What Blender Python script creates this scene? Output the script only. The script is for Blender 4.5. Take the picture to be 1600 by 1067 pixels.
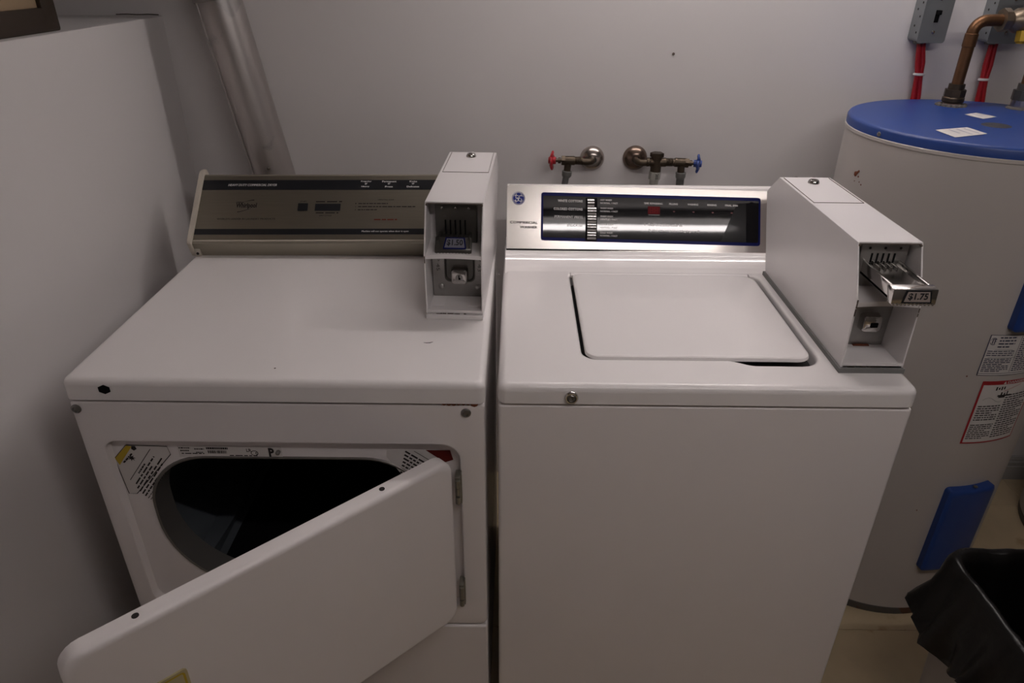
import bpy, bmesh, math, random
from mathutils import Vector, Matrix, noise

random.seed(7)
S = bpy.context.scene
COL = S.collection
PI = math.pi
rad = math.radians
for o in list(bpy.data.objects):
    bpy.data.objects.remove(o)

# ------------------------------------------------------------------ camera
cam_d = bpy.data.cameras.new('camera')
cam = bpy.data.objects.new('camera', cam_d)
COL.objects.link(cam)
right = Vector((0.9999, 0.0087, 0.0071)); down = Vector((0.0104, -0.4763, -0.8792)); fwd = Vector((-0.0043, 0.8792, -0.4764))
rm = Matrix((right, -down, -fwd)).transposed()
cam.matrix_world = Matrix.Translation((0.0264, -0.973, 1.5227)) @ rm.to_4x4()
cam_d.sensor_width = 36; cam_d.sensor_fit = 'HORIZONTAL'
cam_d.lens = 24.813
cam_d.clip_start = 0.02
S.camera = cam

# ------------------------------------------------------------------ world, exposure
w = bpy.data.worlds.new('world'); S.world = w; w.use_nodes = True
w.node_tree.nodes['Background'].inputs[0].default_value = (0.55, 0.5, 0.5, 1)
w.node_tree.nodes['Background'].inputs[1].default_value = 0.02
vs = S.view_settings
vs.view_transform = 'Standard'; vs.look = 'None'; vs.exposure = 0.0; vs.gamma = 1.0; vs.use_curve_mapping = False
WALL_TUBE = 42.5          # fluorescent tube on the low ceiling above the machines
ROOM_TUBE = 45.0          # fluorescent tube above the viewpoint
LAMP_COL = (1.0, 0.925, 0.905)

# ------------------------------------------------------------------ materials
MATS = {}
def mat(name, col, rough=0.5, metal=0.0, coat=0.0, var=0.04, vscale=6.0, bump=0.0, bscale=120.0, spec=0.5, stain=None, stretch=None):
    if name in MATS: return MATS[name]
    m = bpy.data.materials.new(name); m.use_nodes = True
    nt = m.node_tree; N = nt.nodes; L = nt.links
    b = N['Principled BSDF']
    b.inputs['Roughness'].default_value = rough
    b.inputs['Metallic'].default_value = metal
    b.inputs['Specular IOR Level'].default_value = spec
    b.inputs['Coat Weight'].default_value = coat
    b.inputs['Coat Roughness'].default_value = 0.06
    tc = N.new('ShaderNodeTexCoord')
    src = tc.outputs['Object']
    if stretch:
        mp = N.new('ShaderNodeMapping'); mp.inputs['Scale'].default_value = stretch
        L.new(src, mp.inputs['Vector']); src = mp.outputs['Vector']
    nz = N.new('ShaderNodeTexNoise'); nz.inputs['Scale'].default_value = vscale; nz.inputs['Detail'].default_value = 4
    L.new(src, nz.inputs['Vector'])
    mx = N.new('ShaderNodeMix'); mx.data_type = 'RGBA'
    c = Vector(col)
    mx.inputs['A'].default_value = (*[max(0, k * (1 - var)) for k in c], 1)
    mx.inputs['B'].default_value = (*[min(1, k * (1 + var)) for k in c], 1)
    L.new(nz.outputs['Fac'], mx.inputs['Factor'])
    out = mx.outputs['Result']
    if stain:
        scol, sscale, thr = stain
        n2 = N.new('ShaderNodeTexNoise'); n2.inputs['Scale'].default_value = sscale; n2.inputs['Detail'].default_value = 6
        L.new(tc.outputs['Object'], n2.inputs['Vector'])
        rp = N.new('ShaderNodeValToRGB'); rp.color_ramp.elements[0].position = thr; rp.color_ramp.elements[1].position = thr + 0.04
        L.new(n2.outputs['Fac'], rp.inputs['Fac'])
        m2 = N.new('ShaderNodeMix'); m2.data_type = 'RGBA'
        L.new(rp.outputs['Color'], m2.inputs['Factor']); L.new(out, m2.inputs['A']); m2.inputs['B'].default_value = (*scol, 1)
        out = m2.outputs['Result']
    L.new(out, b.inputs['Base Color'])
    if bump > 0:
        n3 = N.new('ShaderNodeTexNoise'); n3.inputs['Scale'].default_value = bscale; n3.inputs['Detail'].default_value = 3
        L.new(src, n3.inputs['Vector'])
        bp = N.new('ShaderNodeBump'); bp.inputs['Strength'].default_value = bump; bp.inputs['Distance'].default_value = 0.002
        L.new(n3.outputs['Fac'], bp.inputs['Height']); L.new(bp.outputs['Normal'], b.inputs['Normal'])
    MATS[name] = m
    return m

def emis(name, col, s):
    m = bpy.data.materials.new(name); m.use_nodes = True
    b = m.node_tree.nodes['Principled BSDF']
    b.inputs['Base Color'].default_value = (0.8, 0.8, 0.8, 1)
    b.inputs['Emission Color'].default_value = (*col, 1); b.inputs['Emission Strength'].default_value = s
    MATS[name] = m
    return m

M_WALL = mat('white_wall_paint', (0.70, 0.675, 0.67), 0.42, var=0.03, vscale=2.5, bump=0.12, bscale=70, spec=0.4)
M_CEIL = mat('ceiling_paint', (0.42, 0.40, 0.39), 0.8)
M_FAR = mat('far_wall_dark', (0.19, 0.175, 0.165), 0.6, var=0.1)  # unseen walls, coloured dark to cut the bounced fill light
M_TILE = mat('beige_vinyl_tile', (0.56, 0.45, 0.29), 0.4, var=0.22, vscale=9, stain=((0.42, 0.30, 0.17), 5.0, 0.60))
M_JOINT = mat('tile_joint', (0.22, 0.16, 0.10), 0.8)
M_ENAMEL = mat('white_enamel', (0.82, 0.79, 0.785), 0.40, coat=0.55, var=0.015, bump=0.01, bscale=25, spec=0.2)
M_ENAMEL_W = mat('washer_white_enamel', (0.81, 0.78, 0.775), 0.40, coat=0.75, var=0.012, bump=0.01, bscale=18, spec=0.2)
M_BODY = mat('white_cabinet_enamel', (0.80, 0.76, 0.755), 0.38, coat=0.25, var=0.02)
M_COIN = mat('coin_box_white_paint', (0.80, 0.77, 0.77), 0.34, coat=0.3, var=0.02)
M_CHIP = mat('chipped_paint_steel', (0.10, 0.075, 0.06), 0.7)
M_CREAM = mat('cream_plastic', (0.55, 0.50, 0.43), 0.45)
M_FACE = mat('brushed_champagne_face', (0.265, 0.24, 0.195), 0.36, metal=0.85, var=0.10, vscale=14, stretch=(1, 30, 30))
M_SKIRT = mat('champagne_skirt', (0.33, 0.305, 0.25), 0.40, metal=0.6, var=0.05)
M_BLACK = mat('black_print', (0.012, 0.013, 0.016), 0.3)
M_BLACKMAT = mat('matte_black', (0.006, 0.006, 0.007), 0.9, spec=0.1)
M_WHITEPR = mat('white_print', (0.75, 0.73, 0.72), 0.5)
M_DARKPR = mat('dark_print', (0.035, 0.03, 0.03), 0.7, spec=0.1)
M_REDPR = mat('red_print', (0.20, 0.035, 0.02), 0.6, spec=0.1)
M_STAIN = mat('brushed_stainless', (0.60, 0.565, 0.54), 0.26, metal=0.9, var=0.05, vscale=20, stretch=(60, 1, 1))
M_GLASS = mat('black_overlay', (0.006, 0.006, 0.007), 0.035, var=0.2, bump=0.03, bscale=7, spec=0.30)
M_NAVY = mat('navy_overlay', (0.008, 0.011, 0.085), 0.35, spec=0.08)
M_CHROME = mat('chrome', (0.62, 0.60, 0.58), 0.14, metal=1.0, var=0.05)
M_ZINC = mat('dull_zinc_plate', (0.36, 0.35, 0.335), 0.36, metal=0.85, var=0.18, vscale=40)
M_PEWTER = mat('dark_pewter', (0.13, 0.125, 0.115), 0.36, metal=0.85, var=0.2, vscale=40)
M_GASKET = mat('grey_gasket', (0.17, 0.17, 0.165), 0.6)
M_DISP = mat('red_display_window', (0.10, 0.003, 0.005), 0.3, spec=0.05)
M_LED = mat('indicator_lens', (0.22, 0.10, 0.10), 0.4, spec=0.1)
M_BLUELOGO = mat('logo_blue', (0.012, 0.022, 0.20), 0.4, spec=0.15)
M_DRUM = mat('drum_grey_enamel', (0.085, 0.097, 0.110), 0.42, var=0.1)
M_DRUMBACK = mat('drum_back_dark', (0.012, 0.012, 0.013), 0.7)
M_RIM = mat('steel_rim', (0.22, 0.21, 0.20), 0.4, metal=0.6)
M_YELLOW = mat('yellow_print', (0.52, 0.36, 0.02), 0.5)
M_LABEL = mat('paper_label', (0.66, 0.63, 0.61), 0.55)
M_TAN = mat('tan_badge', (0.50, 0.43, 0.25), 0.4)
M_HINGE = mat('hinge_steel', (0.30, 0.29, 0.25), 0.42, metal=0.8)
M_SCREW = mat('screw_steel', (0.25, 0.24, 0.23), 0.35, metal=0.9)
M_RUST = mat('rust', (0.17, 0.045, 0.018), 0.9, var=0.4, vscale=90)
M_DUCT = mat('painted_duct_steel', (0.44, 0.41, 0.395), 0.36, metal=0.8, var=0.16, vscale=9, bump=0.25, bscale=6, stretch=(1, 1, 0.5), stain=((0.36, 0.34, 0.33), 11, 0.63))
M_BRASS = mat('tarnished_brass', (0.085, 0.064, 0.045), 0.42, metal=0.8, var=0.35, vscale=60)
M_COPPER = mat('aged_copper', (0.17, 0.085, 0.042), 0.40, metal=0.8, var=0.3, vscale=40)
M_NICKEL = mat('worn_nickel', (0.42, 0.37, 0.34), 0.2, metal=0.95, var=0.2, vscale=30)
M_REDH = mat('red_handle', (0.42, 0.015, 0.025), 0.4)
M_BLUEH = mat('blue_handle', (0.02, 0.055, 0.26), 0.4)
M_HOSE = mat('grey_hose', (0.12, 0.12, 0.115), 0.5)
M_TANK = mat('tank_white_paint', (0.50, 0.465, 0.44), 0.34, coat=0.2, var=0.03)
M_TANKBLUE = mat('tank_blue_paint', (0.014, 0.050, 0.23), 0.42, var=0.08, vscale=10)
M_TANKBASE = mat('tank_base_dark', (0.09, 0.085, 0.08), 0.6, stain=((0.10, 0.04, 0.02), 14, 0.56))
M_GREYBOX = mat('galvanised_box', (0.24, 0.255, 0.265), 0.45, metal=0.55, var=0.12, vscale=25)
M_REDCAB = mat('red_cable_jacket', (0.36, 0.008, 0.013), 0.4)
M_TIE = mat('white_tie', (0.7, 0.68, 0.66), 0.5)
M_BAG = mat('black_plastic_bag', (0.0045, 0.004, 0.004), 0.30, var=0.1, bump=0.5, bscale=38, spec=0.32)
M_BIN = mat('grey_bin_plastic', (0.34, 0.32, 0.31), 0.5)
M_DKWOOD = mat('dark_stained_wood', (0.030, 0.018, 0.010), 0.5, var=0.3, vscale=8, stretch=(8, 1, 8))
M_TANWOOD = mat('tan_board', (0.36, 0.26, 0.16), 0.6, var=0.12)
M_LAMPBODY = mat('lamp_body_grey', (0.32, 0.31, 0.30), 0.5)
M_DOME = emis('tube_glow_by_wall', LAMP_COL, WALL_TUBE)
M_TUBE = emis('tube_glow_in_room', LAMP_COL, ROOM_TUBE)
M_BASEB = mat('baseboard_paint', (0.42, 0.41, 0.40), 0.45)
M_PASTE = mat('pipe_paste', (0.50, 0.36, 0.34), 0.7)
M_CRUST = mat('hole_crust', (0.10, 0.09, 0.085), 0.9, var=0.4, vscale=90)

# ------------------------------------------------------------------ mesh helpers
def V(*a): return Vector(a)
def add_loft(bm, loops, closed=True, cap0=False, cap1=False):
    rows = [[bm.verts.new(p) for p in lp] for lp in loops]
    n = len(rows[0]); fs = []
    for a, b in zip(rows, rows[1:]):
        for i in range(n if closed else n - 1):
            j = (i + 1) % n
            fs.append(bm.faces.new((a[i], a[j], b[j], b[i])))
    if cap0: fs.append(bm.faces.new(list(reversed(rows[0]))))
    if cap1: fs.append(bm.faces.new(rows[-1]))
    return rows
def add_box(bm, x0, x1, y0, y1, z0, z1, bev=0.0, seg=2, M=None):
    vs_ = [bm.verts.new((x, y, z)) for z in (z0, z1) for y in (y0, y1) for x in (x0, x1)]
    q = [(0, 2, 3, 1), (4, 5, 7, 6), (0, 1, 5, 4), (2, 6, 7, 3), (0, 4, 6, 2), (1, 3, 7, 5)]
    fs = [bm.faces.new([vs_[i] for i in f]) for f in q]
    vset = set(vs_)
    if bev > 0:
        es = list({e for f in fs for e in f.edges})
        r = bmesh.ops.bevel(bm, geom=es, offset=bev, segments=seg, profile=0.5, affect='EDGES')
        vset = {v for f in r['faces'] for v in f.verts} | {v for v in vset if v.is_valid}
    if M is not None:
        for v in vset: v.co = M @ v.co
def add_prism(bm, pts, fn, a0, a1, bev=0.0):
    """extrude polygon pts (p,q) between a0 and a1; fn(a,p,q)->Vector"""
    l0 = [bm.verts.new(fn(a0, *p)) for p in pts]; l1 = [bm.verts.new(fn(a1, *p)) for p in pts]
    n = len(pts); fs = [bm.faces.new(l0[::-1]), bm.faces.new(l1)]
    for i in range(n):
        j = (i + 1) % n; fs.append(bm.faces.new((l0[i], l0[j], l1[j], l1[i])))
    if bev > 0:
        es = list({e for f in fs for e in f.edges})
        bmesh.ops.bevel(bm, geom=es, offset=bev, segments=2, profile=0.5, affect='EDGES')
def XYZ(a, p, q): return V(a, p, q)
def add_lathe(bm, prof, M=None, segs=24, a0=0.0, a1=2 * PI):
    full = abs(a1 - a0 - 2 * PI) < 1e-6
    n = segs if full else segs + 1
    loops = []
    for r, z in prof:
        loops.append([V(max(r, 1e-5) * math.cos(a0 + (a1 - a0) * i / segs), max(r, 1e-5) * math.sin(a0 + (a1 - a0) * i / segs), z) for i in range(n)])
    if M is not None: loops = [[M @ p for p in l] for l in loops]
    add_loft(bm, loops, closed=full)
def add_cyl(bm, p0, p1, r0, r1=None, segs=20, cap=True):
    p0, p1 = Vector(p0), Vector(p1); r1 = r0 if r1 is None else r1
    d = (p1 - p0).normalized(); u = d.orthogonal().normalized(); v = d.cross(u)
    l = [[p + (u * math.cos(2 * PI * i / segs) + v * math.sin(2 * PI * i / segs)) * r for i in range(segs)] for p, r in ((p0, r0), (p1, r1))]
    add_loft(bm, l, cap0=cap, cap1=cap)
def add_tube(bm, pts, r, segs=12, ry=None, cap=True):
    pts = [Vector(p) for p in pts]; loops = []; u = None
    for i, p in enumerate(pts):
        d = (pts[min(i + 1, len(pts) - 1)] - pts[max(i - 1, 0)]).normalized()
        u = d.orthogonal().normalized() if u is None else (u - d * u.dot(d)).normalized()
        v = d.cross(u); rr_ = r[i] if isinstance(r, (list, tuple)) else r
        loops.append([p + u * math.cos(2 * PI * k / segs) * rr_ + v * math.sin(2 * PI * k / segs) * rr_ for k in range(segs)])
    add_loft(bm, loops, cap0=cap, cap1=cap)
def frame_to(p, d, up=None):
    d = Vector(d).normalized(); u = d.orthogonal().normalized() if up is None else Vector(up).cross(d).normalized(); v = d.cross(u)
    return Matrix.Translation(p) @ Matrix((u, v, d)).transposed().to_4x4()
def rrect(x0, x1, y0, y1, r, n=5):
    """rounded rectangle, counter-clockwise; r single or (bl, br, tr, tl)"""
    if not isinstance(r, (list, tuple)): r = (r,) * 4
    out = []
    for (cx, cy, sx, sy, a, rr_) in ((x0, y0, 1, 1, PI, r[0]), (x1, y0, -1, 1, 1.5 * PI, r[1]), (x1, y1, -1, -1, 0, r[2]), (x0, y1, 1, -1, 0.5 * PI, r[3])):
        c = (cx + sx * rr_, cy + sy * rr_)
        for k in range(n + 1):
            t = a + 0.5 * PI * k / n
            out.append((c[0] + rr_ * math.cos(t), c[1] + rr_ * math.sin(t)))
    return out
def fill_between(bm, outer, inners):
    es = []
    for lp in [outer] + inners:
        for i in range(len(lp)):
            a, b = lp[i], lp[(i + 1) % len(lp)]
            e = bm.edges.get((a, b)) or bm.edges.new((a, b)); es.append(e)
    bmesh.ops.triangle_fill(bm, edges=es, use_beauty=True, use_dissolve=False)
def new(): return bmesh.new()

WM = {}
def finish(name, bm, m, smooth=True, ang=35, wn=False):
    bmesh.ops.recalc_face_normals(bm, faces=bm.faces[:])
    me = bpy.data.meshes.new(name); bm.to_mesh(me); bm.free()
    for mm in (m if isinstance(m, (list, tuple)) else [m]): me.materials.append(mm)
    if smooth:
        for p in me.polygons: p.use_smooth = True
        me.set_sharp_from_angle(angle=rad(ang))
    o = bpy.data.objects.new(name, me); COL.objects.link(o)
    if wn:
        md = o.modifiers.new('weighted_normal', 'WEIGHTED_NORMAL'); md.keep_sharp = True; md.weight = 80
    return o
def thing(name, label, cat, loc, rotz=0.0, group=None):
    o = bpy.data.objects.new(name, None); COL.objects.link(o)
    o.empty_display_size = 0.05
    o.location = loc; o.rotation_euler = (0, 0, rotz)
    o['label'] = label; o['category'] = cat
    if group: o['group'] = group
    WM[o.name] = Matrix.Translation(loc) @ Matrix.Rotation(rotz, 4, 'Z')
    return o
def part(name, bm, m, parent, local=False, label=None, **kw):
    Mx = WM[parent.name]
    if not local: bm.transform(Mx.inverted())
    o = finish(name, bm, m, **kw); o.parent = parent
    WM[o.name] = Mx
    if label: o['label'] = label
    return o
def struct(name, bm, m, loc=(0, 0, 0), **kw):
    bm.transform(Matrix.Translation(loc).inverted())
    o = finish(name, bm, m, **kw); o.location = loc; o['kind'] = 'structure'
    WM[o.name] = Matrix.Translation(loc)
    return o

# flat print ---------------------------------------------------------------
def text_geo(s, bold=0.0, shear=0.0):
    cu = bpy.data.curves.new('t', 'FONT'); cu.body = s; cu.size = 1; cu.offset = bold; cu.shear = shear; cu.resolution_u = 2
    ob = bpy.data.objects.new('t', cu); COL.objects.link(ob)
    me = ob.to_mesh()
    vs_ = [tuple(v.co[:2]) for v in me.vertices]; ps = [tuple(p.vertices) for p in me.polygons]
    ob.to_mesh_clear(); bpy.data.objects.remove(ob); bpy.data.curves.remove(cu)
    return vs_, ps
def add_text(bm, s, fn, u0, u1, v0, v1, bold=0.0, shear=0.0):
    """stretch the string over the rectangle u0..u1, v0..v1; fn(u,v)->Vector"""
    if 'M' in s and bold > 0:            # the M of the built-in font breaks when emboldened: print it twice instead
        add_text(bm, s, fn, u0, u1, v0, v1, 0, shear); d = (v1 - v0) * .07; u0 += d; u1 += d; bold = 0
    vs_, ps = text_geo(s, bold, shear)
    if not vs_: return
    a0 = min(p[0] for p in vs_); a1 = max(p[0] for p in vs_); b0 = min(p[1] for p in vs_); b1 = max(p[1] for p in vs_)
    bv = [bm.verts.new(fn(u0 + (u1 - u0) * (p[0] - a0) / (a1 - a0), v0 + (v1 - v0) * (p[1] - b0) / (b1 - b0))) for p in vs_]
    for p in ps:
        try: bm.faces.new([bv[i] for i in p])
        except ValueError: pass
def add_patch(bm, pts, fn, idx=0):
    f = bm.faces.new([bm.verts.new(fn(*p)) for p in pts]); f.material_index = idx; return f
def add_quad(bm, u0, u1, v0, v1, fn, nu=1, idx=0):
    for i in range(nu):
        a = u0 + (u1 - u0) * i / nu; b = u0 + (u1 - u0) * (i + 1) / nu
        add_patch(bm, [(a, v0), (b, v0), (b, v1), (a, v1)], fn, idx)
def add_lines(bm, u0, u1, v0, v1, rows, fn, idx=0, fill=0.5, last=0.7, word=0.10, rnd=None):
    """rows of word-long printed dashes filling a block of small print"""
    rnd = rnd or random
    h = (v1 - v0) / rows
    for r in range(rows):
        vt = v1 - h * r; vb = vt - h * fill
        end = u1 if r < rows - 1 else u0 + (u1 - u0) * last
        u = u0
        while u < end - 1e-6:
            L_ = (u1 - u0) * word * rnd.uniform(0.5, 1.5); e = min(u + L_, end)
            add_quad(bm, u, e, vb, vt, fn, max(1, int((e - u) / 0.01)), idx)
            u = e + (u1 - u0) * word * 0.25
def add_ribbon(bm, pts, wd, fn, closed=False, idx=0):
    n = len(pts); L_ = []; R_ = []
    for i, p in enumerate(pts):
        a = Vector(pts[(i - 1) % n] if (closed or i > 0) else pts[i]); b = Vector(pts[(i + 1) % n] if (closed or i < n - 1) else pts[i])
        d = (b - a); d = d / max(d.length, 1e-9); nn = Vector((-d.y, d.x))
        k = wd[i] if isinstance(wd, (list, tuple)) else wd
        L_.append(bm.verts.new(fn(p[0] + nn.x * k / 2, p[1] + nn.y * k / 2))); R_.append(bm.verts.new(fn(p[0] - nn.x * k / 2, p[1] - nn.y * k / 2)))
    for i in range(n if closed else n - 1):
        j = (i + 1) % n; f = bm.faces.new((L_[i], R_[i], R_[j], L_[j])); f.material_index = idx
def lettering(parent, m, items, fn, **kw):
    """items: (string, u0, u1, v0, v1); every line of print is a part of its own"""
    for it in items:
        bm = new(); add_text(bm, it[0], fn, *it[1:5], **kw)
        part('lettering', bm, m, parent, smooth=False)
def small_print(parent, m, items, fn, **kw):
    for it in items:
        bm = new(); add_lines(bm, *it[:4], 1, fn, fill=1, last=1, word=it[4])
        part('small_print', bm, m, parent, smooth=False)['kind'] = 'stuff'
def disc(cu, cv, r, n=24, ry=None):
    return [(cu + r * math.cos(2 * PI * i / n), cv + (ry or r) * math.sin(2 * PI * i / n)) for i in range(n)]
def plate(bm, pts, fn3, n0, n1):
    """thin plate: outline pts (u,v) between normal offsets n0, n1; fn3(u,v,n)"""
    add_loft(bm, [[fn3(u, v, n0) for u, v in pts], [fn3(u, v, n1) for u, v in pts]], cap0=True, cap1=True)

# ================================================================== SETTING
YW = 0.915; XL = -0.842; CH = 2.13; YF = -2.5; XR = 2.9; XU = -1.75; LZ = 1.395

# floor with vinyl tiles near the machines
bm = new(); add_box(bm, XU - .1, XR + .1, YF - .1, YW + .1, -0.06, -0.0025)
floor = struct('floor', bm, M_JOINT, smooth=False)
T = 0.484; jt = 0.0012
def tile_mesh(name, sx, sy):
    b = new(); add_box(b, 0, sx, 0, sy, -0.0025, 0, 0.0006, 1)
    bmesh.ops.recalc_face_normals(b, faces=b.faces[:])
    me = bpy.data.meshes.new(name); b.to_mesh(me); b.free(); me.materials.append(M_TILE); return me
TM = tile_mesh('tile', T - jt, T - jt)
ys = [0.289 - T * k for k in range(6, 0, -1)] + [0.289, 0.289 + T]
first = True
for yi in ys:
    for i in range(-2, 5):
        x = 0.70 + i * T
        if x < XL - 0.4 or x > XR: continue
        me = TM
        if yi + T > YW:
            if 'tm2' not in globals(): tm2 = tile_mesh('tile', T - jt, YW - yi - jt)
            me = tm2
        o = bpy.data.objects.new('tile', me); COL.objects.link(o); o.parent = floor; o.location = (x, yi, 0)

bm = new(); add_box(bm, XU - .1, XR + .1, YF - .1, YW + .1, CH, CH + .08)
struct('ceiling', bm, M_CEIL, smooth=False)
bm = new(); add_box(bm, XU - .1, XR + .1, YW, YW + .1, 0, CH)
wall_back = struct('wall_back', bm, M_WALL, smooth=False)
bm = new()
for (x, z, r) in ((0.413, 1.318, .0035),):
    add_cyl(bm, (x, YW - .0015, z), (x, YW, z), r, segs=8)
o = part('nail_hole', bm, M_CHIP, wall_back)
bm = new(); add_box(bm, XU, XL, YF, YW, 0, LZ, 0.004, 2)
wall_left = struct('wall_left', bm, M_WALL, wn=True)
bm = new(); add_box(bm, XU - .1, XU, YF - .1, YW, LZ - .2, CH)
struct('wall_upper_left', bm, M_WALL, smooth=False)
bm = new(); add_box(bm, XR, XR + .1, YF - .1, YW, 0, CH)
struct('wall_right', bm, M_FAR, smooth=False)
bm = new(); add_box(bm, XU, XR, YF - .1, YF, 0, CH)
struct('wall_front', bm, M_FAR, smooth=False)
# baseboard on the back wall, ridged
prof = [(YW, 0), (YW - .012, 0), (YW - .012, .052), (YW - .009, .055), (YW - .011, .060), (YW - .011, .070), (YW - .007, .074), (YW - .009, .080), (YW - .006, .090), (YW, .092)]
bm = new(); add_prism(bm, [(p[0], p[1]) for p in prof], XYZ, 0.70, XR)
struct('baseboard_back', bm, M_BASEB, smooth=False)
# crack line where the ledge meets the back wall
bm = new(); add_tube(bm, [(XL - .01 - .026 * k, YW - .001, LZ + .002 + .001 * (k % 2)) for k in range(5)], 0.0012, 6)
o = part('plaster_crack', bm, M_CHIP, wall_back)

# ================================================================== LAMPS
def tube_lamp(x, y, length, m, label):
    t = thing('fluorescent_lamp', label, 'lamp', (x, y, CH), 0, 'ceiling tube lamps')
    h = length / 2
    bm = new(); add_box(bm, -h - .02, h + .02, -.028, .028, -.040, 0, .004)
    part('housing', bm, M_LAMPBODY, t, local=True)
    bm = new(); add_cyl(bm, (-h, 0, -.078), (h, 0, -.078), .0135, segs=20)
    part('tube', bm, m, t, local=True)
    for xx in (-h - .013, h - .001):
        bm = new(); add_box(bm, xx, xx + .014, -.018, .018, -.095, -.044, .003); part('tube_holder', bm, M_LAMPBODY, t, local=True)
tube_lamp(0.55, 0.72, 1.2, M_DOME, 'bare fluorescent tube on the ceiling above the two machines')
tube_lamp(0.70, -0.84, 1.2, M_TUBE, 'bare fluorescent tube on the ceiling above the viewpoint')

# ================================================================== FRAME ON THE LEDGE
t = thing('framed_board', 'dark wooden frame around a tan board, standing on the ledge at upper left', 'frame', (XL - .03, 0.10, LZ))
bm = new(); add_box(bm, -.012, .012, -.40, .412, 0, .042, .003)
part('bottom_rail', bm, M_DKWOOD, t, local=True)
bm = new(); add_box(bm, -.012, .012, -.40, .412, .52, .562, .003)
part('top_rail', bm, M_DKWOOD, t, local=True)
for a in (-.40, .368):
    bm = new(); add_box(bm, -.0121, .0125, a, a + .044, .002, .56, .003); part('stile', bm, M_DKWOOD, t, local=True)
bm = new(); add_box(bm, -.008, .004, -.36, .37, .04, .522, .001); part('board', bm, M_TANWOOD, t, local=True)

# ================================================================== DUCT
t = thing('dryer_vent_duct', 'pale metal vent duct rising behind the dryer at the back left corner', 'duct', (-.60, .855, .0))
def duct_c(z): return V(-.6090 - (z - 1.022) * .165, .8555, z)
bm = new(); n = 40; loops = []
for k in range(0, 26):
    z = .12 + (CH - .12) * k / 25; c = duct_c(z)
    loops.append([c + V(math.cos(2 * PI * i / n), math.sin(2 * PI * i / n), 0) * (.0535 + .0010 * noise.noise(V(i * .5, z * 4, 1))) for i in range(n)])
add_loft(bm, loops)
part('duct_pipe', bm, M_DUCT, t, ang=60)
bm = new()
for ang in (-2.35,):
    pts = [duct_c(.12 + (CH - .12) * k / 10) + V(math.cos(ang), math.sin(ang), 0) * .0545 for k in range(11)]
    add_tube(bm, pts, .0022, 6)
part('lock_seam', bm, M_DUCT, t)
bm = new(); c = duct_c(1.445); ax = (duct_c(1.5) - duct_c(1.4))
add_lathe(bm, [(.0535, -.012), (.0565, -.010), (.0565, .010), (.0535, .012)], frame_to(c, ax), 40)
part('joint_collar', bm, M_DUCT, t)
bm = new(); c = duct_c(1.052)
for a, dz in ((-1.35, 0.0),): 
    p = c + V(math.cos(a), math.sin(a), 0) * .0535
    add_lathe(bm, [(.0, .004), (.004, .003), (.005, 0)], frame_to(p + V(0, 0, dz), V(math.cos(a), math.sin(a), 0)), 10)
part('screw', bm, M_CHROME, t)

# ================================================================== DRYER
DX0, DX1, DZ = -.7165, -.0217, .916
DB = .70
dryer = thing('clothes_dryer', 'white front-loading clothes dryer with its door hanging open', 'dryer', ((DX0 + DX1) / 2, .35, 0))
# cabinet shell with recessed door opening
bm = new()
fx0, fx1, fz0, fz1 = DX0 + .002, DX1 - .001, .346, .873
ox = (-.679, -.067, .395, .790)
yf = .003
out = rrect(fx0, fx1, fz0, fz1, (.008, .016, .006, .006), 4)
inn = rrect(ox[0], ox[1], ox[2], ox[3], (.03, .03, .034, .022), 6)
rnd_ = [[V(p[0], yf + .006, p[1]) for p in rrect(fx0, fx1, fz0, fz1, (.008, .016, .006, .006), 4)],
        [V(p[0], yf + .002, p[1]) for p in rrect(fx0 + .0015, fx1 - .0015, fz0 + .0015, fz1 - .0015, (.008, .015, .006, .006), 4)],
        [V(p[0], yf, p[1]) for p in rrect(fx0 + .006, fx1 - .006, fz0 + .006, fz1 - .006, (.006, .012, .005, .005), 4)]]
rows = add_loft(bm, [[V(p[0], DB, p[1]) for p in out]] + rnd_)
in1 = [[V(p[0], y, p[1]) for p in rrect(ox[0] + g, ox[1] - g, ox[2] + g, ox[3] - g, (.03, .03, .034, .022), 6)] for y, g in ((yf, -.004), (yf + .0015, -.001), (yf + .004, 0), (yf + .017, .002))]
rows2 = add_loft(bm, in1)
fill_between(bm, rows[-1], [rows2[0]])
bm.faces.new(rows[0])
part('cabinet', bm, M_BODY, dryer, wn=True)
# toe panel below the seam
bm = new(); add_box(bm, fx0, fx1, yf, DB, .02, .3415, .005, 3)
part('toe_panel', bm, M_BODY, dryer, wn=True)
bm = new(); add_box(bm, fx0 + .01, fx1 - .01, yf + .012, DB - .01, .33, .36)
part('seam_shadow_gap', bm, M_BLACKMAT, dryer, smooth=False)
for x in (fx0 + .05, fx1 - .05):
    for y in (.06, .64):
        bm = new(); add_cyl(bm, (x, y, 0), (x, y, .022), .018); part('foot', bm, M_BLACKMAT, dryer)
# bulkhead with drum port
bm = new(); yb = .0195
o1 = [bm.verts.new(V(p[0], yb, p[1])) for p in rrect(ox[0] - .004, ox[1] + .004, ox[2] - .004, ox[3] + .004, (.03, .03, .034, .022), 6)]
port = rrect(-.632, -.128, .425, .748, (.18, .18, .11, .115), 12)
o2 = [bm.verts.new(V(p[0], yb, p[1])) for p in port]
fill_between(bm, o1, [o2])
part('bulkhead', bm, M_BODY, dryer, smooth=False)
def shrink(pts, g, cx=-.382, cz=.585):
    out_ = []
    for x, z in pts:
        d = Vector((x - cx, z - cz)); L_ = d.length; d = d * ((L_ - g) / L_); out_.append((cx + d.x, cz + d.y))
    return out_
bm = new()
add_loft(bm, [[V(p[0], y, p[1]) for p in shrink(port, g)] for y, g in ((yb, -.003), (yb - .003, -.001), (yb - .002, .003), (yb + .012, .004), (yb + .05, .006))])
part('port_rim', bm, M_RIM, dryer)
bm = new()
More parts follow.
